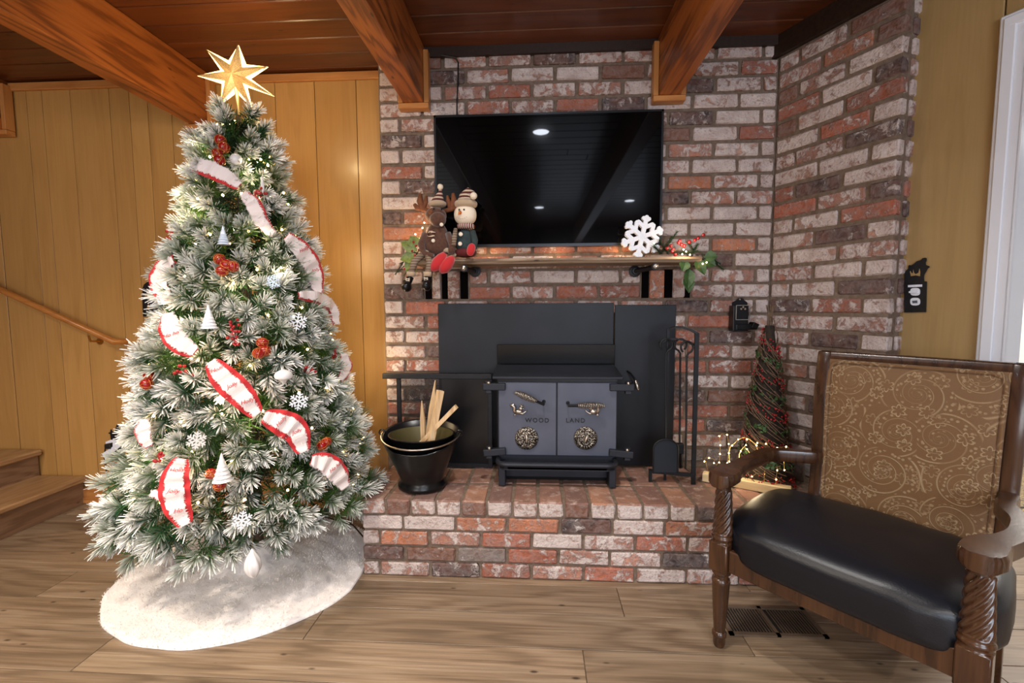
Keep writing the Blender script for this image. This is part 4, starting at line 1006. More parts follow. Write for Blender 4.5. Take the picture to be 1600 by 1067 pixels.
# seat cushion
def cfn(p):
    y = (p.y + .245) / .49
    k = 1 + .0 * y
    front = max(0, 1 - y * 3.2)
    k = 1.0 - .11 * front - .12 * max(0, y - .55)
    q_ = Vector((p.x * k, p.y, p.z))
    cr_ = math.sin(math.pi * min(1, max(0, y))) ** .5
    if p.z > 0: q_.z = p.z * (.72 + .28 * cr_) + .006 * mnoise.noise(Vector((p.x * 7, p.y * 7, 0)))
    q_.z += .02 * y
    q_.x += mnoise.noise(Vector((p.x * 16, p.y * 30, p.z * 8))) * .004; q_.y += -.0 + mnoise.noise(Vector((p.x * 22, 4, p.z * 22))) * .004
    return q_
cu = MB().sup((W / 2 + .012, .215, .400), (.345, .252, .088), .42, .36, 96, 28, fn=cfn)
cu.build('seat_cushion', M['leather'], ch, smooth='all')
# ------------------------------------------------------------------ light-up wire sign on a wooden block
sg_ = thing('light_sign', 'fairy light wire sign on a pale wooden block behind the armrest', 'light sign', (1.0, 2.18, ZH))
A = onz(1097, 752, ZH); B = onz(1236, 778, ZH); dS = (B - A).normalized(); nS = Vector((-dS.y, dS.x, 0)); ang = math.atan2(dS.y, dS.x); Ls = (B - A).length
blk = MB().box((0, 0, 0), (Ls, .045, .040), bev=.002); ob = blk.build('wood_block', M['pinebase'], sg_); mid = (A + B) / 2 + nS * .022; ob.location = mid + Vector((0, 0, .020)) - origin(sg_); ob.rotation_euler = (0, 0, ang)
def sp(x, y): return onplane(1090 + x * .1125, 660 + y * .1125, A + nS * .022, nS)
strokes = [[(95, 540), (110, 490), (160, 485), (230, 510), (235, 560), (260, 590), (300, 555), (312, 430), (315, 310), (302, 188), (340, 155), (410, 170), (435, 300), (430, 420), (415, 560), (440, 600)],
           [(140, 660), (110, 540)], [(440, 545), (435, 425), (450, 340), (485, 310), (565, 235), (650, 205), (715, 230), (780, 280), (820, 315), (840, 415), (870, 440)],
           [(575, 520), (580, 440), (600, 395), (640, 340), (685, 365), (720, 420), (735, 500)], [(685, 235), (672, 312), (640, 340)], [(815, 320), (830, 280), (950, 295), (1000, 340), (995, 390), (900, 395)],
           [(1075, 385), (1105, 350), (1230, 335), (1275, 355)], [(660, 800), (755, 750), (830, 700), (905, 725), (925, 715)], [(935, 660), (925, 715), (925, 835)], [(1085, 620), (1150, 605)], [(1105, 620), (1105, 660), (1090, 790), (1080, 880)], [(1230, 335), (1200, 560), (1205, 660)]]
bl = MB()
for s_ in strokes:
    pts = [sp(*q_) for q_ in s_]; MB().tube(pts, .0014, 5).build('lit_wire', M['wire'], sg_, world=True)
for q_ in ((95, 540), (160, 492), (228, 562), (300, 555), (312, 435), (315, 315), (302, 188), (410, 170), (432, 298), (435, 425), (413, 560), (440, 540), (482, 318), (565, 235), (685, 235), (672, 312), (600, 397), (685, 368), (575, 518), (818, 318), (830, 282), (835, 415), (950, 295), (1105, 350), (1230, 335), (755, 750), (660, 800), (925, 715), (1105, 662), (1090, 790), (1205, 660), (1060, 900)):
    bl.ball(sp(*q_) + nS * -.002, .0032, 6, 4)
o = bl.build('fairy_bulbs', M['bulb2'], sg_, world=True); o['kind'] = 'stuff'
p_ = sp(620, 500); lamp('POINT', 'fairy_sign_light', p_ + nS * -.05, .8, (1, .8, .5), .04)
# ------------------------------------------------------------------ twig cone tree in the corner
cn = thing('twig_cone_tree', 'tall twig cone wrapped in vine, red berries and ivy in the brick corner', 'cone tree', (1.085, 2.17, ZH))
ax0 = Vector((1.085, 2.165, ZH)); HT = 1.20 - ZH - .05; R0 = .112
def cr(u): return R0 * (1 - u) ** .85 + .012
rc2 = random.Random(4)
MB().lathe([(R0 - .012, 0), (R0 * .80, HT * .25), (R0 * .52, HT * .55), (.018, HT * .95)], ax0, 20).build('cone_core', plain('dark_moss', srgb(40, 30, 20), .9, nz=.4), cn, world=True)
tw = MB(); 
for k in range(130):
    t0 = rc2.uniform(0, 6.28); u0 = rc2.uniform(0, .85); L = rc2.uniform(1.0, 2.6); sl = rc2.uniform(.05, .13)
    pts = []
    for i in range(12): u = min(1, u0 + sl * i / 11 * L); t = t0 - L * i / 11 * 1.1; r_ = cr(u) + rc2.uniform(-.002, .007); pts.append(ax0 + Vector((r_ * math.cos(t), r_ * math.sin(t), HT * u)))
    tw.tube(pts, .0022, 4)
for k in range(9):
    x = rc2.uniform(-.02, .02); tw.tube([ax0 + Vector((x, x * .4, HT * .9)), ax0 + Vector((x * .5, 0, HT * 1.02)), ax0 + Vector((x * 1.2, rc2.uniform(-.01, .01), HT * 1.07))], .003, 4)
tw.build('vine_wrap', M['twig'], cn, world=True)['kind'] = 'stuff'
be, iv = MB(), MB()
for k in range(1300):
    u = rc2.random() ** 1.25 * .93; t = rc2.uniform(0, 6.28)
    band = math.sin(2 * math.pi * (u * 5.2) + t * 1.0 + 1.2)
    r_ = cr(u) + rc2.uniform(.0, .010); p = ax0 + Vector((r_ * math.cos(t), r_ * math.sin(t), HT * u))
    if band > .35: be.ball(p, rc2.uniform(.0032, .0046), 6, 4)
    elif band < -.75 and u < .85:
        d = Vector((math.cos(t), math.sin(t), rc2.uniform(-.6, .6))).normalized(); a_, b2, _ = frame(d); s_ = rc2.uniform(.009, .015); d2 = (a_ * rc2.uniform(-1, 1) + b2 * rc2.uniform(-1, 1)).normalized(); d3 = d.cross(d2)
        iv.add([p, p + d2 * s_ + d * .005, p + d2 * s_ * 1.6 + d3 * s_ * .1, p + d3 * s_ + d * .004, p - d3 * s_ * .5 + d2 * s_ * .6 + d * .004], [(0, 4, 1), (0, 1, 2), (0, 2, 3)])
be.build('berries', M['berry'], cn, world=True, smooth='all')['kind'] = 'stuff'; iv.build('ivy_leaves', M['ivy'], cn, world=True)['kind'] = 'stuff'
# ------------------------------------------------------------------ garlands on both ends of the mantel
def spray(mb, p, d, L, n, wn=.0018, nl=.022, rnd_=random):
    d = d.normalized(); a_, b2, _ = frame(d)
    for i in range(n):
        u = i / n; q_ = p + d * L * u; t = i * 2.4; o = (a_ * math.cos(t) + b2 * math.sin(t)) * .75 + d * .7; o.normalize(); s_ = o.cross(d).normalized() * wn
        mb.add([q_ - s_, q_ + s_, q_ + o * nl * rnd_.uniform(.8, 1.1)], [(0, 1, 2)])
def leaf(mb, p, d, up, L, w_):
    d = d.normalized(); s_ = d.cross(up).normalized(); n_ = s_.cross(d)
    pts = [(0, 0, 0), (.25, .42, .06), (.5, .5, .1), (.8, .26, .06), (1, 0, -.05), (.8, -.26, .06), (.5, -.5, .1), (.25, -.42, .06), (.5, 0, -.02)]
    V = [p + d * L * a_ + s_ * w_ * b2 + n_ * L * c for a_, b2, c in pts]; mb.add(V, [(0, 1, 8), (1, 2, 8), (2, 3, 8), (3, 4, 8), (4, 5, 8), (5, 6, 8), (6, 7, 8), (7, 0, 8)])
G = random.Random(9)
gr = thing('berry_garland', 'greenery garland with red berries and tiny lights on the right end of the mantel', 'garland', (.80, 2.25, zS + .02))
gn, gl, gb, gt = MB(), MB(), MB(), MB()
def gpt(x, y, Y=2.25): return at(x, y, Y)
for (x0_, y0_, x1_, y1_) in ((1030, 398, 1050, 370), (1035, 395, 1058, 362), (1045, 398, 1030, 375), (1080, 398, 1090, 382), (1085, 402, 1118, 408), (1110, 405, 1130, 421), (1060, 398, 1040, 388), (1085, 395, 1075, 378), (1095, 396, 1125, 412), (1060, 396, 1090, 392), (1035, 397, 1022, 385)):
    a_, b2 = gpt(x0_, y0_, 2.24), gpt(x1_, y1_, 2.22 + G.uniform(-.02, .02)); gt.tube([a_, b2], .0015, 4); spray(gn, a_, b2 - a_, (b2 - a_).length, 110, nl=.022)
for (x, y, dx, dz, L) in ((1108, 397, .9, .0, .06), (1095, 400, .4, -.8, .09), (1085, 415, -.1, -1, .10), (1108, 402, .9, -.5, .06), (1080, 402, -.3, -.9, .06), (1082, 425, .05, -1, .09)):
    leaf(gl, gpt(x - 8, y + 4, 2.20), Vector((dx, -.2, dz)), Vector((0, -1, .2)), L, .055)
bpos = [(1042, 388), (1050, 393), (1060, 379), (1065, 382), (1069, 384), (1077, 378), (1086, 375), (1091, 372), (1099, 367), (1051, 390), (1048, 384), (1062, 376), (1055, 398)]
for x, y in bpos: gb.ball(gpt(x, y, 2.2), .0085, 10, 7)
gt.tube([gpt(1050, 395, 2.21), gpt(1068, 384, 2.20), gpt(1085, 376, 2.2), gpt(1100, 367, 2.2)], .0012, 4)
gn.build('fir_needles', M['darkgreen'], gr, world=True)['kind'] = 'stuff'; gl.build('ivy_leaf', M['ivy'], gr, world=True); gb.build('berries', M['berry'], gr, world=True, smooth='all')['kind'] = 'stuff'; gt.build('stems', M['twig'], gr, world=True)
lb = MB()
for x, y in ((1066, 397), (1072, 393), (1078, 398), (1098, 412), (1104, 410), (1022, 380), (1068, 390)): lb.ball(gpt(x, y, 2.185), .0034, 6, 4)
lb.build('fairy_bulbs', M['bulb'], gr, world=True)['kind'] = 'stuff'
lamp('POINT', 'garland_light_right', gpt(1070, 385, 2.16), 0.7, (1, .78, .5), .02)
gr = thing('ivy_garland', 'pale ivy garland with tiny lights beside the moose on the left end of the mantel', 'garland', (-.62, 2.25, zS + .02))
gn, gl, gt, gb = MB(), MB(), MB(), MB()
for (x0_, y0_, x1_, y1_) in ((650, 398, 625, 412), (648, 400, 622, 425), (645, 395, 655, 372), (655, 398, 640, 390), (650, 398, 662, 378), (630, 410, 618, 428), (652, 400, 632, 430)):
    a_, b2 = gpt(x0_, y0_, 2.27), gpt(x1_, y1_, 2.26); gt.tube([a_, b2], .0015, 4); spray(gn, a_, b2 - a_, (b2 - a_).length, 70, nl=.018)
for (x, y, dx, dz, L) in ((652, 392, -.9, .5, .09), (650, 400, -.8, -.2, .08), (648, 405, -.6, -.7, .07), (652, 385, -.5, .8, .06), (645, 412, -.2, -1, .07)):
    leaf(gl, gpt(x, y, 2.21), Vector((dx, -.2, dz)), Vector((0, -1, .2)), L, .06)
for x, y in ((646, 378), (650, 384), (644, 392), (655, 390), (648, 399), (632, 420)): gb.ball(gpt(x, y, 2.2), .006, 8, 6)
gn.build('fir_needles', M['darkgreen'], gr, world=True)['kind'] = 'stuff'; gl.build('ivy_leaf', plain('pale_ivy', srgb(120, 132, 60), .5, nz=.25, nscale=60), gr, world=True); gt.build('stems', M['twig'], gr, world=True); gb.build('berries', M['berry'], gr, world=True, smooth='all')['kind'] = 'stuff'
lb = MB()
for x, y in ((649, 366), (663, 348), (641, 383), (652, 376), (660, 356)): lb.ball(gpt(x, y, 2.22), .0036, 6, 4)
lb.build('fairy_bulbs', M['bulb'], gr, world=True)['kind'] = 'stuff'
lamp('POINT', 'garland_light_left', gpt(652, 372, 2.24), 1.6, (1, .66, .32), .02)
# strip of tiny lights along the back of the mantel
sl_ = thing('mantel_light_strip', 'string of tiny warm lights lying along the back of the mantel under the television', 'string lights', (.1, 2.35, zS))
lb = MB(); MB().tube([Vector((-.42 + .04 * i, 2.345 + .004 * math.sin(i * 2), zS + .006)) for i in range(25)], .0012, 4).build('wire', M['wire'], sl_, world=True)
for i in range(12): lb.ball(Vector((-.40 + .085 * i, 2.34, zS + .010)), .003, 6, 4)
lb.build('fairy_bulbs', M['bulb'], sl_, world=True)['kind'] = 'stuff'
for x in (-.25, .1, .42): lamp('POINT', 'strip_light', (x, 2.325, zS + .03), .35, (1, .68, .36), .015)
# ------------------------------------------------------------------ plush figures on the mantel
def fur_jit(p, k=.002): return p + Vector((random.uniform(-k, k), random.uniform(-k, k), random.uniform(-k, k)))
def D(x, y, Y=2.2): return at(x, y, Y)
mo = thing('plush_moose', 'brown plush moose with red mittens sitting on the left end of the mantel', 'plush toy', tuple(D(682, 398, 2.22)))
def B_(mb, n_, mt_, par=mo, **k): return mb.build(n_, mt_, par, world=True, smooth='all', **k)
MB().sup(D(684, 374, 2.22), (.092, .075, .085), .9, 1, 24, 14, fn=lambda p: Vector((p.x * (1 - p.z * 4.2), p.y * (1 - p.z * 4), p.z)))
bd = MB().sup(D(683, 372, 2.22), (.062, .055, .088), .8, 1, 24, 14, fn=lambda p: Vector((p.x * (1 - p.z * 4.5), p.y * (1 - p.z * 4), p.z))); B_(bd, 'body', M['moose'])
MB_ = MB().tube([D(x, y, 2.19 - .0) for x, y in ((655, 401), (668, 393), (682, 389), (700, 391), (712, 400))], [.010, .012, .012, .012, .011], 10); B_(MB_, 'fur_hem', M['beige'])
hd = MB().sup(D(681, 337, 2.21), (.052, .048, .040), 1, 1, 20, 12).sup(D(684, 343, 2.18), (.040, .040, .036), 1, 1, 18, 12); B_(hd, 'head', M['moose'])
B_(MB().ball(D(673, 331, 2.165), .013, 12, 8), 'nose', M['antler'])
ey = MB()
for x, y in ((678, 326), (690, 327)): ey.ball(D(x, y, 2.168), .0045, 8, 6)
B_(ey, 'eyes', M['black'])
def antler(cx_, s_):
    mb = MB(); c = D(cx_, 330, 2.22)
    mb.tube([c, c + Vector((s_ * .035, 0, .01)), c + Vector((s_ * .05, 0, .05)), c + Vector((s_ * .045, 0, .085))], [.010, .014, .016, .008], 10)
    mb.tube([c + Vector((s_ * .03, 0, .01)), c + Vector((s_ * .065, 0, .018)), c + Vector((s_ * .078, 0, .035))], [.010, .014, .008], 10)
    mb.tube([c + Vector((s_ * .03, 0, .01)), c + Vector((s_ * .02, 0, .05)), c + Vector((s_ * .016, 0, .075))], [.010, .012, .006], 8); return mb
B_(antler(672, -1), 'antler', M['antler']); B_(antler(694, 1), 'antler', M['antler'])
B_(MB().lathe([(.036, 0), (.042, .006), (.042, .016), (.034, .022)], D(684, 322, 2.215), 20), 'hat_brim', M['beige'])
ht = MB(); V = []; 
ht.tube([D(684, 318, 2.215), D(686, 308, 2.215), D(688, 301, 2.215), D(688, 295, 2.21)], [.036, .022, .011, .006], 16); B_(ht, 'striped_hat', M['hat'])
B_(MB().ball(D(688, 292, 2.205), .0145, 12, 8), 'pompom', M['felt'])
for x, y in ((677, 376), (690, 351)): B_(MB().lathe([(.009, 0), (.009, .004), (.003, .004)], D(x, y, 2.155), 12, (0, -1, 0)), 'button', M['felt'])
mk = MB().tube([D(668, 368, 2.16), D(672, 360, 2.155), D(678, 368, 2.155), D(668, 371, 2.15)], [.004, .006, .006, .004], 8).tube([D(672, 360, 2.155), D(676, 363, 2.15), D(680, 364, 2.15)], .005, 6); B_(mk, 'candy_cane_patch', M['hat'])
# arms and big red mittens
B_(MB().tube([D(664, 365, 2.2), D(658, 382, 2.18), D(662, 396, 2.17), D(676, 400, 2.15)], [.016, .017, .016, .014], 10), 'arm', M['moose'])
B_(MB().tube([D(700, 365, 2.2), D(706, 382, 2.18), D(706, 395, 2.16)], [.016, .017, .016], 10), 'arm', M['moose'])
for (a_, b2) in (((693, 399), (676, 421)), ((706, 404), (690, 424))):
    p, q_ = D(*a_, 2.14), D(*b2, 2.13); d = q_ - p; B_(MB().tube([p - d * .15, p + d * .15, p + d * .5, p + d * .85, q_ + d * .1], [.012, .024, .029, .025, .008], 14), 'mitten', M['red'])
for (pts, bt) in (([(668, 398), (672, 412), (668, 428)], (667, 445)), ([(660, 398), (648, 408), (642, 428)], (636, 447))):
    B_(MB().tube([D(pts[0][0], pts[0][1], 2.17)] + [D(x, y, 2.13) for x, y in pts[1:]], [.016, .017, .015], 12), 'leg', M['legknit'])
    c = D(pts[2][0], pts[2][1] + 0, 2.13); B_(MB().tube([c + Vector((0, 0, .010)), c - Vector((0, 0, .012))], [.020, .019], 12), 'boot_cuff', M['beige'])
    e = D(bt[0], bt[1], 2.13); bt_ = B_(MB().tube([c - Vector((0, 0, .012)), (c + e) / 2, e + Vector((0, -.008, .012))], [.016, .018, .022], 12).sup(e + Vector((.004, -.02, -.004)), (.023, .034, .026), 1, 1, 14, 10), 'boot', M['black'])
    lc = MB(); m_ = (c + e) / 2 + Vector((0, -.024, 0))
    for dz in (-.006, .002): lc.tube([m_ + Vector((-.010, 0, dz)), m_ + Vector((.010, 0, dz + .005))], .0013, 4).tube([m_ + Vector((-.010, 0, dz + .006)), m_ + Vector((.010, 0, dz - .001))], .0013, 4)
    o = lc.build('lace', M['felt'], mo, world=True)
# snowman
sn = thing('plush_snowman', 'plush snowman with fur brimmed hat sitting right of the moose on the mantel', 'plush toy', tuple(D(727, 401, 2.22)))
def Bs(mb, n_, mt_, **k): return mb.build(n_, mt_, sn, world=True, smooth='all', **k)
Bs(MB().sup(D(727, 379, 2.22), (.048, .045, .062), .8, 1, 20, 12), 'body', M['teal']); Bs(MB().sup(D(727, 395, 2.215), (.056, .05, .022), .8, 1, 20, 10), 'hem', M['maroon'])
Bs(MB().sup(D(727, 336, 2.215), (.055, .050, .050), .9, 1, 24, 16), 'head', M['felt'])
Bs(MB().tube([D(719, 332, 2.17), D(718, 333, 2.145), D(716, 335, 2.135)], [.009, .006, .002], 10), 'carrot_nose', M['carrot'])
ey = MB()
for x, y in ((717.5, 327.5), (725, 327.5)): ey.ball(D(x, y, 2.167), .0046, 8, 6)
for i in range(6): ey.ball(D(714 + i * 3, 339 + 3 * math.sin(i / 5 * math.pi), 2.163), .0014, 6, 4)
Bs(ey, 'eyes_and_smile', M['black'])
Bs(MB().sup(D(728, 319, 2.212), (.056, .052, .020), .7, 1, 24, 10), 'fur_brim', M['beige'])
Bs(MB().tube([D(729, 314, 2.212), D(729, 306, 2.212), D(733, 300, 2.205), D(740, 302, 2.195)], [.044, .034, .022, .010], 16), 'striped_hat', M['hat'])
Bs(MB().ball(D(740, 306, 2.17), .017, 12, 8), 'pompom', M['felt'])
sc_ = MB().lathe([(.034, -.012), (.043, -.008), (.044, .006), (.036, .012)], D(728, 354, 2.215), 20); Bs(sc_, 'scarf', M['scarf'])
Bs(MB().tube([D(712, 358, 2.19), D(710, 370, 2.17), D(709, 384, 2.165)], [.010, .013, .012], 8), 'scarf_end', M['legknit'])
for x, y in ((720, 366), (719, 381)): Bs(MB().lathe([(.010, 0), (.010, .004), (.003, .004)], D(x, y, 2.168), 12, (0, -1, 0)), 'button', M['felt'])
Bs(MB().tube([D(738, 362, 2.2), D(742, 376, 2.18), D(740, 388, 2.165)], [.016, .016, .015], 10), 'arm', M['teal'])
Bs(MB().sup(D(736, 390, 2.15), (.020, .016, .030), .9, 1, 14, 10, rot=Matrix.Rotation(R(15), 3, 'Y')), 'mitten', M['red'])
# ------------------------------------------------------------------ Christmas tree
TC = Vector((-1.28, 1.93, 0))
RT_ = [(.0, .515), (.30, .515), (.57, .475), (.86, .395), (1.08, .33), (1.29, .275), (1.50, .23), (1.70, .185), (1.88, .12), (1.97, .075), (2.06, .03), (2.3, .0)]
def tr_(z):
    for (z0, r0), (z1, r1) in zip(RT_, RT_[1:]):
        if z <= z1: return r0 + (r1 - r0) * (z - z0) / (z1 - z0)
    return 0
def tree_hit(x, y, off=.0):
    d = ray(x, y); p = None; best = None
    for i in range(600):
        t = .9 + i * .002; q_ = CAM + d * t; h = math.hypot(q_.x - TC.x, q_.y - TC.y); g = h - (tr_(q_.z) + off)
        if best is None or g < best[0]: best = (g, q_)
        if g <= 0: return q_
    return best[1]
ct = thing('christmas_tree', 'tall flocked artificial Christmas tree with white tipped green branches left of the hearth', 'christmas tree', tuple(TC))
MB().lathe([(.020, .02), (.020, 1.9), (.006, 2.05)], TC, 12).build('trunk', M['trunk'], ct, world=True)
sd = MB()
for k in range(4): t = k * math.pi / 2 + .4; sd.tube([TC + Vector((0, 0, .12)), TC + Vector((math.cos(t) * .06, math.sin(t) * .06, .05)), TC + Vector((math.cos(t) * .16, math.sin(t) * .16, .014))], .009, 6)
sd.build('stand', M['darkgreen'], ct, world=True)
TR = random.Random(21)
def branch_mesh(v, L, tufts, nneed, nlen):
    rr_ = random.Random(v * 7 + int(L * 1000)); V = []; F = []; FR = []
    def needles(p, d, Ls, n, tipw, nl, frost):
        a_, b2, d = frame(d, Vector((.3, .2, .9)))
        for i in range(n):
            u = rr_.random(); q_ = p + d * Ls * u; t = rr_.uniform(0, 6.2832); sp_ = 1.15 - .75 * u + rr_.uniform(-.16, .16)
            o = ((a_ * math.cos(t) + b2 * math.sin(t)) * math.sin(sp_) + d * math.cos(sp_)).normalized(); l_ = nl * rr_.uniform(.75, 1.12)
            s_ = o.cross(Vector((rr_.uniform(-1, 1), rr_.uniform(-1, 1), rr_.uniform(-1, 1)))).normalized() * (.0008 + .0011 * frost)
            k = len(V); V.extend([q_ - s_ * .4, q_ + s_ * .4, q_ + o * l_ * .7 + s_, q_ + o * l_ * .7 - s_, q_ + o * l_ + s_ * .6, q_ + o * l_ - s_ * .6])
            fr = frost * max(0, min(1, (u - .18) * 2.6))
            FR.extend([0, 0, fr * .8, fr * .8, fr, fr]); F.append((k, k + 1, k + 2, k + 3)); F.append((k + 3, k + 2, k + 4, k + 5))
    def stick_(p, q_, r_):
        d = q_ - p; a_, b2, _ = frame(d); k = len(V)
        for c, s_ in ((p, r_), (q_, r_ * .6)):
            for i in range(4): V.append(c + (a_ * math.cos(i * 1.57) + b2 * math.sin(i * 1.57)) * s_); FR.append(0)
        for i in range(4): F.append((k + i, k + (i + 1) % 4, k + 4 + (i + 1) % 4, k + 4 + i))
    X = Vector((1, 0, 0)); stick_(Vector((0, 0, 0)), X * L, .003)
    needles(X * (L * .3), X, L * .6, int(nneed * 1.5), 1, nlen * .85, .0)
    for i in range(tufts):
        if i == 0: p0 = X * (L * .78); d = X; ln = L * .22 + .02
        else:
            u = .38 + .5 * (i / tufts) + rr_.uniform(-.04, .04); t = rr_.uniform(0, 6.28) if i > 3 else (i * 2.1 + v); p0 = X * (L * u)
            d = (X * 1.0 + (Vector((0, math.cos(t), math.sin(t) * .8))) * rr_.uniform(.6, 1.0)).normalized(); ln = (L * (1.06 - u)) / 1.15 + rr_.uniform(-.01, .02)
        e = p0 + d * ln; stick_(p0, e, .002); fz = 1. if rr_.random() < .84 else .1
        tl_ = min(.056, ln + .01); needles(e - d * tl_, d, tl_, nneed, 1, nlen, fz)
    me = bpy.data.meshes.new('branch'); me.from_pydata([tuple(p) for p in V], [], F)
    at_ = me.attributes.new('frost', 'FLOAT', 'POINT'); at_.data.foreach_set('value', FR); me.materials.append(M['needle']); return me
BM = {}
for ln in (.10, .16, .24, .34): BM[ln] = [branch_mesh(v, ln, {.10: 2, .16: 3, .24: 4, .34: 5}[ln], 84, .042 if ln < .2 else .051) for v in range(4)]
zs = []; z = 2.0
while z > .36: zs.append(z); z -= .062 + .034 * (2.0 - z) / 1.6
cnt = 0; GA = 0
tot = 0
for li, z in enumerate(zs):
    r_ = tr_(z - .04)
    n_ = max(4, int(2 * math.pi * r_ / (.114 + .042 * r_ / .6)))
    tot += n_
    for k in range(n_):
        t = 2 * math.pi * (k + TR.uniform(-.22, .22)) / n_ + li * 1.3
        rr_ = r_ * TR.uniform(.84, 1.05)
        ln = .10 if rr_ < .13 else .16 if rr_ < .24 else .24 if rr_ < .40 else .34
        L = ln * TR.uniform(.92, 1.12)
        pit_ = TR.uniform(-.30, .10) if z < 1.0 else TR.uniform(-.15, .35) if z < 1.8 else TR.uniform(.2, .8)
        if z < .55: pit_ = TR.uniform(-.40, -.12)
        base = Vector((TC.x + math.cos(t) * (rr_ - L * math.cos(pit_)), TC.y + math.sin(t) * (rr_ - L * math.cos(pit_)), z - L * math.sin(pit_) * .5 + .0))
        if rr_ - L * math.cos(pit_) < 0: base.x, base.y = TC.x, TC.y
        o = bpy.data.objects.new('branch', BM[ln][TR.randrange(4)]); link(o, ct)
        o.matrix_local = Matrix.Translation(base - origin(ct)) @ Matrix.Rotation(t, 4, 'Z') @ Matrix.Rotation(-pit_, 4, 'Y') @ Matrix.Rotation(TR.uniform(0, 6.28), 4, 'X') @ Matrix.Scale(L / ln, 4)
        cnt += 1
# crown leader tufts
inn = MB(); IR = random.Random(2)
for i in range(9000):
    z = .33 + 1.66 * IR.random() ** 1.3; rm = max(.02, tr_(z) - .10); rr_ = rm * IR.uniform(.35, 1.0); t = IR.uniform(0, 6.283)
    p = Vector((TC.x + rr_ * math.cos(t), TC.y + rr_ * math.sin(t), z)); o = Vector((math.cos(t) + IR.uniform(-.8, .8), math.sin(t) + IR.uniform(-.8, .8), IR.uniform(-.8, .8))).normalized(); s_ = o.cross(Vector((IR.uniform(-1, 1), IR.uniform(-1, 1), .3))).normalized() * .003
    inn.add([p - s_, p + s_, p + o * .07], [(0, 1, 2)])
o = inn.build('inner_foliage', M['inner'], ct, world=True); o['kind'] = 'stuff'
# inner supporting stems so every branch reaches the trunk
stm = MB()
for k in range(70):
    z = .42 + 1.4 * k / 70; t = k * 2.4; r_ = tr_(z) * .8; stm.tube([TC + Vector((0, 0, z)), TC + Vector((math.cos(t) * r_, math.sin(t) * r_, z))], .003, 4)
stm.build('branch_wires', M['greenwire'], ct, world=True)['kind'] = 'stuff'
# fairy lights on the tree: one strand, many tiny bulbs
tlg = thing('tree_string_lights', 'strand of warm white fairy lights wound through the Christmas tree', 'string lights', tuple(TC + Vector((0, 0, 1.0))))
lb = MB(); LR = random.Random(8); wp_ = []
for i in range(190):
    u = i / 190; z = .38 + 1.6 * u; t = u * 62; r_ = tr_(z) * LR.uniform(.86, 1.03)
    p = TC + Vector((math.cos(t) * r_, math.sin(t) * r_, z + LR.uniform(-.03, .03))); lb.ball(p, .0050, 6, 4); wp_.append(p)
lb.build('bulbs', M['bulb'], tlg, world=True)['kind'] = 'stuff'
MB().tube(wp_, .0009, 3).build('wire', M['greenwire'], tlg, world=True)
for i in range(10):
    z = .5 + .15 * i; t = -1.9 + (i % 3 - 1) * .9; r_ = tr_(z) * .78; lamp('POINT', 'tree_fairy_light', TC + Vector((math.cos(t) * r_, math.sin(t) * r_, z)), 1.6, (1, .80, .50), .03)
LQ = random.Random(31)
for i in range(26):
    z = .42 + 1.5 * (i / 26) ** .9; t = -1.85 + LQ.uniform(-1.25, 1.25); r_ = tr_(z) + .035; lamp('POINT', 'tree_fairy_light', TC + Vector((math.cos(t) * r_, math.sin(t) * r_, z)), .30, (1, .84, .60), .012)
lamp('POINT', 'tree_fairy_light', TC + Vector((.40, .30, .9)), 3.5, (1, .74, .42), .10); lamp('POINT', 'tree_fairy_light', TC + Vector((.2, .30, 1.5)), 3, (1, .74, .42), .10); lamp('POINT', 'tree_fairy_light', TC + Vector((-.45, .3, .8)), 2.5, (1, .74, .42), .02)
# ------------------------------------------------------------------ star
stt = thing('star_topper', 'seven pointed gold glitter star topper glowing on top of the tree', 'star topper', tuple(at(368, 119, 1.9)))
c = at(368, 119, 1.9)
tips = [(372, 70), (418, 104), (428, 150), (393, 168), (345, 162), (308, 118), (322, 77)]
tv_ = [at(x, y, 1.89) for x, y in tips]; inn_ = []
for i in range(7):
    a_, b2 = tv_[i], tv_[(i + 1) % 7]; m_ = (a_ + b2) / 2; d = (m_ - c).normalized(); inn_.append(c + d * .047)
for sgn, nm in ((-1, 'front_points'), (1, 'back_points')):
    mb = MB(); cc = c + Vector((0, sgn * .026, 0)); V = [cc]; F = []
    for i in range(7): V += [tv_[i] + Vector((0, sgn * .002, 0)), inn_[i] + Vector((0, sgn * .004, 0))]
    for i in range(7):
        F += [(0, 1 + 2 * i, 2 + 2 * i), (0, 2 + 2 * i, 1 + 2 * ((i + 1) % 7))]
    mb.add(V, F); mb.build(nm, M['gold'], stt, world=True)
mb = MB(); V = []; F = []     # lit translucent rim between the two halves
inn2 = [c + (p - c) * 1.42 for p in inn_]
tv2 = [c + (p - c) * 1.0 for p in tv_]
ring = [q_ for i in range(7) for q_ in (tv2[i], inn2[i])]
mb.add([c] + [p + Vector((0, .006, 0)) for p in ring] + [p - Vector((0, -.002, 0)) for p in ring], [(0, 1 + i, 1 + (i + 1) % 14) for i in range(14)] + [(1 + i, 1 + (i + 1) % 14, 15 + (i + 1) % 14, 15 + i) for i in range(14)])
mb.build('lit_rim', M['stare'], stt, world=True)
MB().tube([c + Vector((0, 0, -.05)), c + Vector((.01, 0, -.16))], .008, 8).build('mount', M['wire'], stt, world=True)
lamp('POINT', 'star_light', c + Vector((0, .06, 0)), 5, (1, .76, .40), .03)
lamp('POINT', 'star_light', c + Vector((0, -.12, -.02)), 1.2, (1, .8, .5), .03)
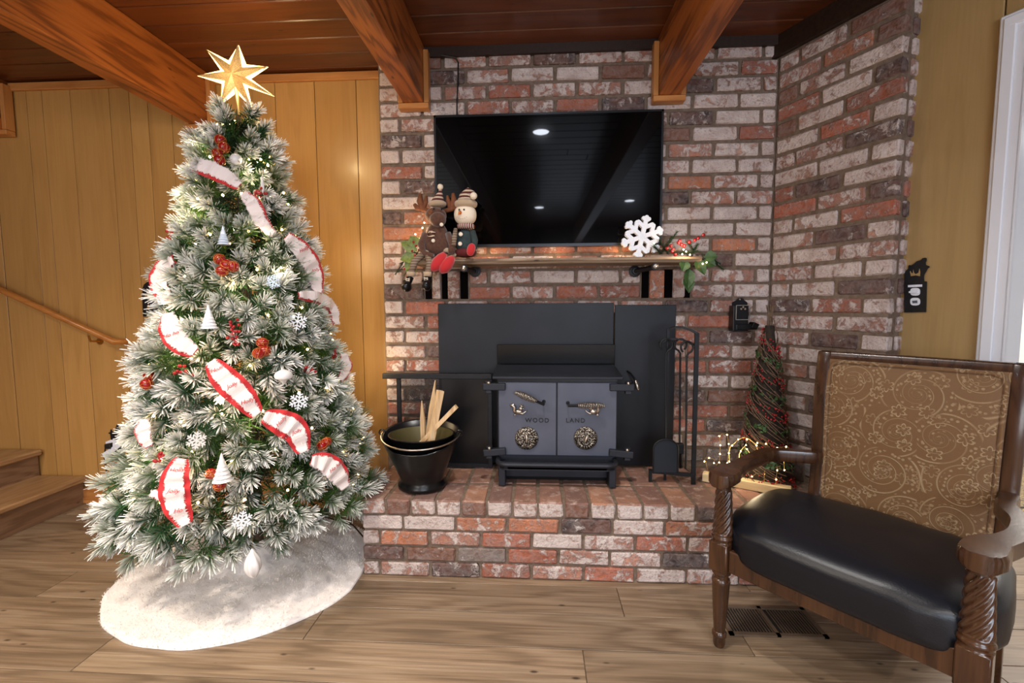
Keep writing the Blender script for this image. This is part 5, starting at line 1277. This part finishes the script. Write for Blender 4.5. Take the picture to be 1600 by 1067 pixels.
# ------------------------------------------------------------------ ribbon
rbn = thing('ribbon_garland', 'white linen ribbon with red velvet edges and red script looped around the tree', 'ribbon', tuple(TC + Vector((0, -.3, 1.1))))
def ribbon(pts, w_, words=None, red=(1, 1), off=.035, bow=.012, twist=0., lsize=.020):
    P = [tree_hit(x, y, off) for x, y in pts]
    # resample catmull-rom
    C_ = []
    for i in range(len(P) - 1):
        for k in range(10):
            u = k / 10; a_, b2, c2, d2 = [P[max(0, min(len(P) - 1, q_))] for q_ in (i - 1, i, i + 1, i + 2)]
            C_.append(.5 * ((2 * b2) + (c2 - a_) * u + (2 * a_ - 5 * b2 + 4 * c2 - d2) * u * u + (3 * b2 - a_ - 3 * c2 + d2) * u ** 3))
    C_.append(P[-1]); n = len(C_); fr = []
    for i, p in enumerate(C_):
        T = (C_[min(i + 1, n - 1)] - C_[max(i - 1, 0)]).normalized(); out = Vector((p.x - TC.x, p.y - TC.y, .12)).normalized(); toc = (CAM - p).normalized(); nn = (out * .5 + toc * .8).normalized()
        nn = (nn - T * nn.dot(T)).normalized(); s_ = T.cross(nn)
        u = i / (n - 1); tw_ = twist * (u - .5); s2 = s_ * math.cos(tw_) + nn * math.sin(tw_); n2 = nn * math.cos(tw_) - s_ * math.sin(tw_)
        p2 = p + nn * bow * math.sin(math.pi * u) + n2 * .004 * math.sin(i * .9)
        wi = w_ * (.30 + .75 * math.sin(math.pi * min(1, max(0, u * .92 + .04))) ** .8)
        fr.append((p2, T, s2, n2, wi))
    root = bpy.data.objects.new('ribbon_loop', None)
    V = []; F = []
    for p, T, s_, nn, wi in fr:
        for a_, lift in ((-.5, -.004), (-.25, .001), (0, .002), (.25, .001), (.5, -.004)): V.append(p + s_ * wi * a_ + nn * lift)
    for i in range(n - 1):
        for k in range(4): F.append((i * 5 + k, i * 5 + k + 1, i * 5 + k + 6, i * 5 + k + 5))
    mb = MB(); mb.add(V, F); rd = mb.build('ribbon_loop', M['red'], rbn, world=True, smooth='all')
    e0 = -.5 + (.25 if red[0] else .0); e1 = .5 - (.25 if red[1] else .0); V = []; F = []; jr = random.Random(int(pts[0][0]))
    for i, (p, T, s_, nn, wi) in enumerate(fr):
        for j, a_ in enumerate((e0 - .05, e0 + .02, 0, e1 - .02, e1 + .05)):
            if j in (0, 4): q_ = p + s_ * (wi * a_ + jr.uniform(-.004, .004)) + nn * .0045 + T * jr.uniform(-.002, .002)
            else: q_ = p + s_ * wi * a_ + nn * .0065
            V.append(q_)
    for i in range(n - 1):
        for k in range(4): F.append((i * 5 + k, i * 5 + k + 1, i * 5 + k + 6, i * 5 + k + 5))
    m2 = MB(); m2.add(V, F)
    for i, (p, T, s_, nn, wi) in enumerate(fr):   # frayed threads
        for sd_, a_ in ((-1, e0), (1, e1)):
            for q3 in range(3):
                b0 = p + s_ * wi * a_ + nn * .006 + T * jr.uniform(-.004, .004); l_ = jr.uniform(.004, .010); m2.add([b0 - T * .0008, b0 + T * .0008, b0 + s_ * sd_ * l_ + T * jr.uniform(-.003, .003) + nn * .001], [(0, 1, 2)])
    cl_ = m2.build('linen_band', M['cloth'], rd); cl_.matrix_local = Matrix.Translation(-origin(rbn))
    if words:
        for j, wd_ in enumerate(words):
            i = int((j + .8) / (len(words) + .6) * (n - 1)); p, T, s_, nn, wi = fr[i]
            X_ = (s_ if s_.dot(RT) > 0 else -s_); X_ = (X_ * .9 + T * (.25 if T.dot(RT) > 0 else -.25)).normalized(); Y_ = nn.cross(X_).normalized(); X_ = Y_.cross(nn).normalized()
            Mx = mx(p + nn * .0095 - origin(rbn), X_, Y_, nn)
            text_mesh(wd_, 'lettering', M['letter'], rd, lsize, Mx, .0004, shear=.35, world=False)
ribbon([(300, 262), (320, 264), (348, 276), (374, 292)], .060, None, (0, 1), lsize=.014)
ribbon([(380, 302), (396, 318), (408, 345), (428, 366)], .055, None, (1, 0))
ribbon([(448, 368), (472, 392), (490, 422), (498, 458)], .078, ['Holly', 'jolly'], (1, .0), off=.045)
ribbon([(466, 462), (492, 466), (516, 482), (524, 508)], .052, None, (0, 1), off=.03)
ribbon([(272, 404), (256, 420), (250, 446), (262, 470)], .070, None, (0, 1), off=.03)
ribbon([(262, 490), (266, 515), (282, 538), (306, 552)], .070, ['Ho ho'], (0, 1), off=.05)
ribbon([(330, 565), (350, 590), (378, 618), (402, 648)], .088, ['Holly', 'Jolly', 'Holly'], (1, 1), off=.06)
ribbon([(412, 650), (440, 660), (462, 674), (474, 706)], .095, ['Holly', 'Jolly'], (1, 1), off=.06)
ribbon([(486, 718), (508, 722), (528, 738), (540, 760)], .075, ['Ho ho'], (1, 0), off=.05)
ribbon([(284, 716), (274, 748), (276, 785), (290, 820)], .085, ['Holly', 'Jolly', 'Ho'], (1, 1), off=.05)
ribbon([(226, 655), (224, 675), (232, 698)], .045, None, (0, 1), off=.02)
ribbon([(536, 552), (540, 572), (532, 594)], .055, None, (1, 0), off=.03)
ribbon([(238, 770), (262, 776), (282, 786)], .04, None, (1, 1), off=.0)
# ------------------------------------------------------------------ ornaments
def hang(t, p, L=.02): MB().tube([p, p + Vector((0, .006, L))], .0006, 4).build('hook', M['wire'], t, world=True)
def orn(name, label, x, y, grp=None, off=.03):
    p = tree_hit(x, y, off); return thing(name, label, 'ornament', tuple(p), group=grp), p
def twine_ball(mb_, tw_, p, r_):
    mb_.ball(p, r_, 14, 10)
    for k in range(5):
        a_, b2, _ = frame(Vector((random.uniform(-1, 1), random.uniform(-1, 1), random.uniform(-1, 1)))); tw_.tube([p + (a_ * math.cos(t) + b2 * math.sin(t)) * (r_ + .001) for t in [2 * math.pi * i / 16 for i in range(16)]], .0012, 4, closed=True)
for (cx_, cy_, pts, lbl) in ((345, 230, [(344, 219), (350, 230), (340, 240), (343, 250)], 'cluster of red twine wrapped balls high on the tree near the top'),
                             (353, 414, [(343, 405), (364, 416), (347, 423), (354, 413)], 'cluster of red and gold twine balls in the upper middle of the tree'),
                             (408, 544, [(410, 535), (404, 552), (414, 548)], 'cluster of red and gold twine balls right of the red berry drop at mid tree'),
                             (230, 596, [(233, 587), (229, 600)], 'pair of red glossy twine balls at the left edge of the tree'),
                             (336, 752, [(330, 740), (343, 758)], 'pair of red twine balls beside the low white tree ornament'),
                             (507, 692, [(503, 696), (510, 690)], 'pair of small red twine balls low on the right of the tree')):
    t, p0 = orn('twine_balls', lbl, cx_, cy_)
    a_, b2 = MB(), MB()
    for x, y in pts:
        pp = tree_hit(x, y, .03 + random.uniform(-.004, .004)); twine_ball(a_, b2, pp, .020 if len(pts) > 2 else .019)
    a_.build('balls', M['redball'], t, world=True, smooth='all'); b2.build('twine', M['pinec'], t, world=True)
for (x, y, n_, lbl) in ((369, 518, 26, 'drop of red berries hanging at mid tree'), (405, 302, 18, 'red berry cluster above the upper right ribbon'), (289, 582, 12, 'small red berry cluster left of the long ribbon loop'), (483, 580, 16, 'red berry cluster right of the white spinning top ornament'),
                        (250, 718, 9, 'red berry cluster low on the left beside the hanging ribbon'), (266, 370, 8, 'red berries at the upper left edge of the tree'), (522, 552, 10, 'red berries at the right edge of the tree beside a ribbon')):
    t, p0 = orn('berry_cluster', lbl, x, y, off=.02); mb = MB()
    for k in range(n_): mb.ball(p0 + Vector((random.gauss(0, .013), random.gauss(-.004, .008), random.gauss(0, .013 if n_ < 20 else .024))), .0062, 8, 6)
    mb.build('berries', M['berry'], t, world=True, smooth='all')['kind'] = 'stuff'
for (x, y, r_, lbl, mt_) in ((465, 502, .036, 'feathery white snowflake ornament at the upper right of the tree', 'snowflake'), (467, 627, .034, 'white snowflake ornament above the triangular ribbon loop', 'snowflake'), (307, 688, .030, 'small white snowflake ornament left of centre low on the tree', 'pearl'), (378, 813, .032, 'white snowflake ornament at the bottom edge of the tree', 'snowflake'), (427, 440, .028, 'pale blue snowflake ornament right of the upper twine balls', 'blueglass')):
    t, p0 = orn('snowflake_ornament', lbl, x, y, off=.05); mb = MB(); to = (CAM - p0).normalized(); X_ = Vector((0, 0, 1)).cross(to).normalized() * -1; X_ = -X_
    flake(mb, p0, r_, .0045, .003, X=X_, Z=Vector((0, 0, 1)), a0=R(20), br=((.4, .4), (.7, .3))); mb.build('flake', M[mt_], t, world=True); hang(t, p0 + Vector((0, 0, r_)))
def mini_tree(x, y, lbl, s_, mt_):
    t, p0 = orn('tree_ornament', lbl, x, y, off=.05); mb = MB(); pr_ = []
    for k in range(7): r_ = .024 * s_ * (1 - k / 7.5); z = k * .0095 * s_; pr_ += [(r_, z), (r_ * .72, z + .008 * s_)]
    pr_.append((.001, .072 * s_)); mb.lathe(pr_, p0 + Vector((0, 0, -.035 * s_)), 20); mb.build('tiers', M[mt_], t, world=True, smooth=True); hang(t, p0 + Vector((0, 0, .035 * s_)), .03)
mini_tree(349, 368, 'pale blue tiered tree ornament in the upper middle of the tree', 1.0, 'blueglass'); mini_tree(347, 730, 'white tiered tree ornament hanging low in the middle of the tree', 1.35, 'pearl'); mini_tree(326, 495, 'white tiered tree ornament at mid height left of centre', 1.2, 'snowflake')
t, p0 = orn('spinning_top_ornament', 'ribbed pearl white spinning top ornament right of the long ribbon loop', 443, 589, off=.05)
mb = MB(); mb.lathe([(.001, -.030), (.006, -.026), (.012, -.014), (.030, -.004), (.033, .006), (.028, .018), (.014, .026), (.004, .03)], p0, 24); mb.build('bauble', M['pearl'], t, world=True, smooth=True); hang(t, p0 + Vector((0, 0, .03)))
t, p0 = orn('ball_ornament', 'white glass ball ornament near the top of the tree', 369, 249, off=.04)
MB().ball(p0, .022, 20, 14).build('glass_ball', M['pearl'], t, world=True, smooth='all'); MB().lathe([(.006, .02), (.006, .028)], p0, 10).build('cap', M['nickel'], t, world=True); hang(t, p0 + Vector((0, 0, .028)))
for (x, y, s_, lbl, zoff) in ((410, 288, .8, 'white icicle ornament beside the upper berry cluster', 0), (395, 880, 1.25, 'silver ribbed teardrop ornament hanging below the lowest branches', 0)):
    if zoff == 0 and y > 800: p0 = at(395, 880, 1.42); t = thing('teardrop_ornament', lbl, 'ornament', tuple(p0))
    else: t, p0 = orn('icicle_ornament', lbl, x, y, off=.045)
    mb = MB(); V = []; F = []; sg, rg = 24, 14
    for i in range(rg + 1):
        u = i / rg; r_ = (.019 if y > 800 else .007) * math.sin(math.pi * u ** .8) * s_ + .0008
        for k in range(sg): q_ = 2 * math.pi * k / sg; rr_ = r_ * (1 + .13 * math.cos(6 * q_ + u * 5)); V.append(p0 + Vector((rr_ * math.cos(q_), rr_ * math.sin(q_), (.5 - u) * -.085 * s_)))
    F = [(i * sg + k, i * sg + (k + 1) % sg, (i + 1) * sg + (k + 1) % sg, (i + 1) * sg + k) for i in range(rg) for k in range(sg)]
    mb.add(V, F); mb.build('drop', M['pearl'], t, world=True, smooth='all'); hang(t, p0 + Vector((0, 0, .042 * s_)), .07 if y > 800 else .02)
gs = MB()
# ------------------------------------------------------------------ tree skirt
mb = MB(); SC = Vector((-1.315, 1.93, 0)); V = []; F = []; sg, rg = 160, 60
def sk_r(t):
    c_, s_ = math.cos(t), math.sin(t)
    r_ = .53 + .012 * mnoise.noise(Vector((c_ * 3, s_ * 3, 1)))
    return r_
for j in range(rg + 1):
    u = j / rg
    for k in range(sg):
        t = 2 * math.pi * k / sg; r_ = .05 + (sk_r(t) - .05) * u; x, y = SC.x + r_ * math.cos(t) * (1.03), SC.y + r_ * math.sin(t) * .945
        h = .012 + .05 * (1 - u) ** 1.2 + .07 * max(0, 1 - u * 3.2) ** 2 + .030 * max(0, mnoise.noise(Vector((x * 4.2, y * 4.2, 5)))) * math.sin(math.pi * min(1, u + .05)) + .020 * abs(mnoise.noise(Vector((x * 9 + t * .5, y * 9, 2)))) * (1 - u * .5)
        h += .0022 * mnoise.noise(Vector((x * 60, y * 60, 0)))
        x = min(x, -.79)
        if x > HX0 - .006 and y > YH: x = HX0 - .006
        V.append((x, y, max(.004, h if u < .97 else h * .7)))
for j in range(rg):
    for k in range(sg): F.append((j * sg + k, j * sg + (k + 1) % sg, (j + 1) * sg + (k + 1) % sg, (j + 1) * sg + k))
n0 = len(V)
for k in range(sg): x, y, z = V[rg * sg + k]; V.append((x, y, .001))
for k in range(sg): F.append((rg * sg + k, rg * sg + (k + 1) % sg, n0 + (k + 1) % sg, n0 + k))
mb.add(V, F)
sk = thing('tree_skirt', 'round white plush tree skirt spread on the planks under the Christmas tree', 'tree skirt', tuple(SC))
mb.build('plush', M['fur'], sk, world=True, smooth='all')
SR = random.Random(6); fz = MB()
for i in range(26000):
    j = int(rg * math.sqrt(SR.random())); k = SR.randrange(sg); p = Vector(V[min(j, rg) * sg + k]) + Vector((SR.uniform(-.01, .01), SR.uniform(-.01, .01), 0)); t = 2 * math.pi * k / sg
    if j >= rg - 1: p = Vector(V[rg * sg + k])
    d = Vector((SR.uniform(-1, 1) + math.cos(t) * .6, SR.uniform(-1, 1) + math.sin(t) * .6, SR.uniform(.2, .9))).normalized() * SR.uniform(.006, .012); s_ = d.cross(Vector((0, 0, 1))).normalized() * .0011
    if p.x > HX0 - .02: continue
    fz.add([p - s_, p + s_, p + d], [(0, 1, 2)])
fz.build('pile', M['fur'], sk, world=True)['kind'] = 'stuff'
# cord behind the tree
tag(MB().tube([onz(470, 798, .006), onz(500, 805, .006), Vector((-.95, 2.2, .08)), Vector((-.86, 2.1, .075)), Vector((-.81, 2.05, .07))], .004, 6).build('extension_cord', M['cable'], None, smooth=True), 'black cord lying behind the tree skirt beside the hearth', 'cord')
# ceiling lamps (housings)
for (x, y), lbl in zip(DOWN, ('recessed downlight nearest the television, its reflection brightest in the screen', 'recessed downlight behind the camera in line with the television centre', 'recessed downlight behind the camera to the right, reflected low in the screen', 'recessed downlight behind the camera to the left', 'recessed downlight on the left near the staircase', 'recessed downlight in front of the Christmas tree')):
    t = thing('ceiling_light', lbl, 'ceiling light', (x, y, CEIL - .004), group='recessed ceiling lights')
    MB().lathe([(.062, -.004), (.075, 0), (.075, .004), (.058, .004)], (0, 0, 0), 28, cap=False).build('trim_ring', M['white'], t)
    MB().lathe([(.0, 0), (.060, 0), (.060, .004)], (0, 0, 0), 28, cap=False).build('diffuser', M['lampw'], t)
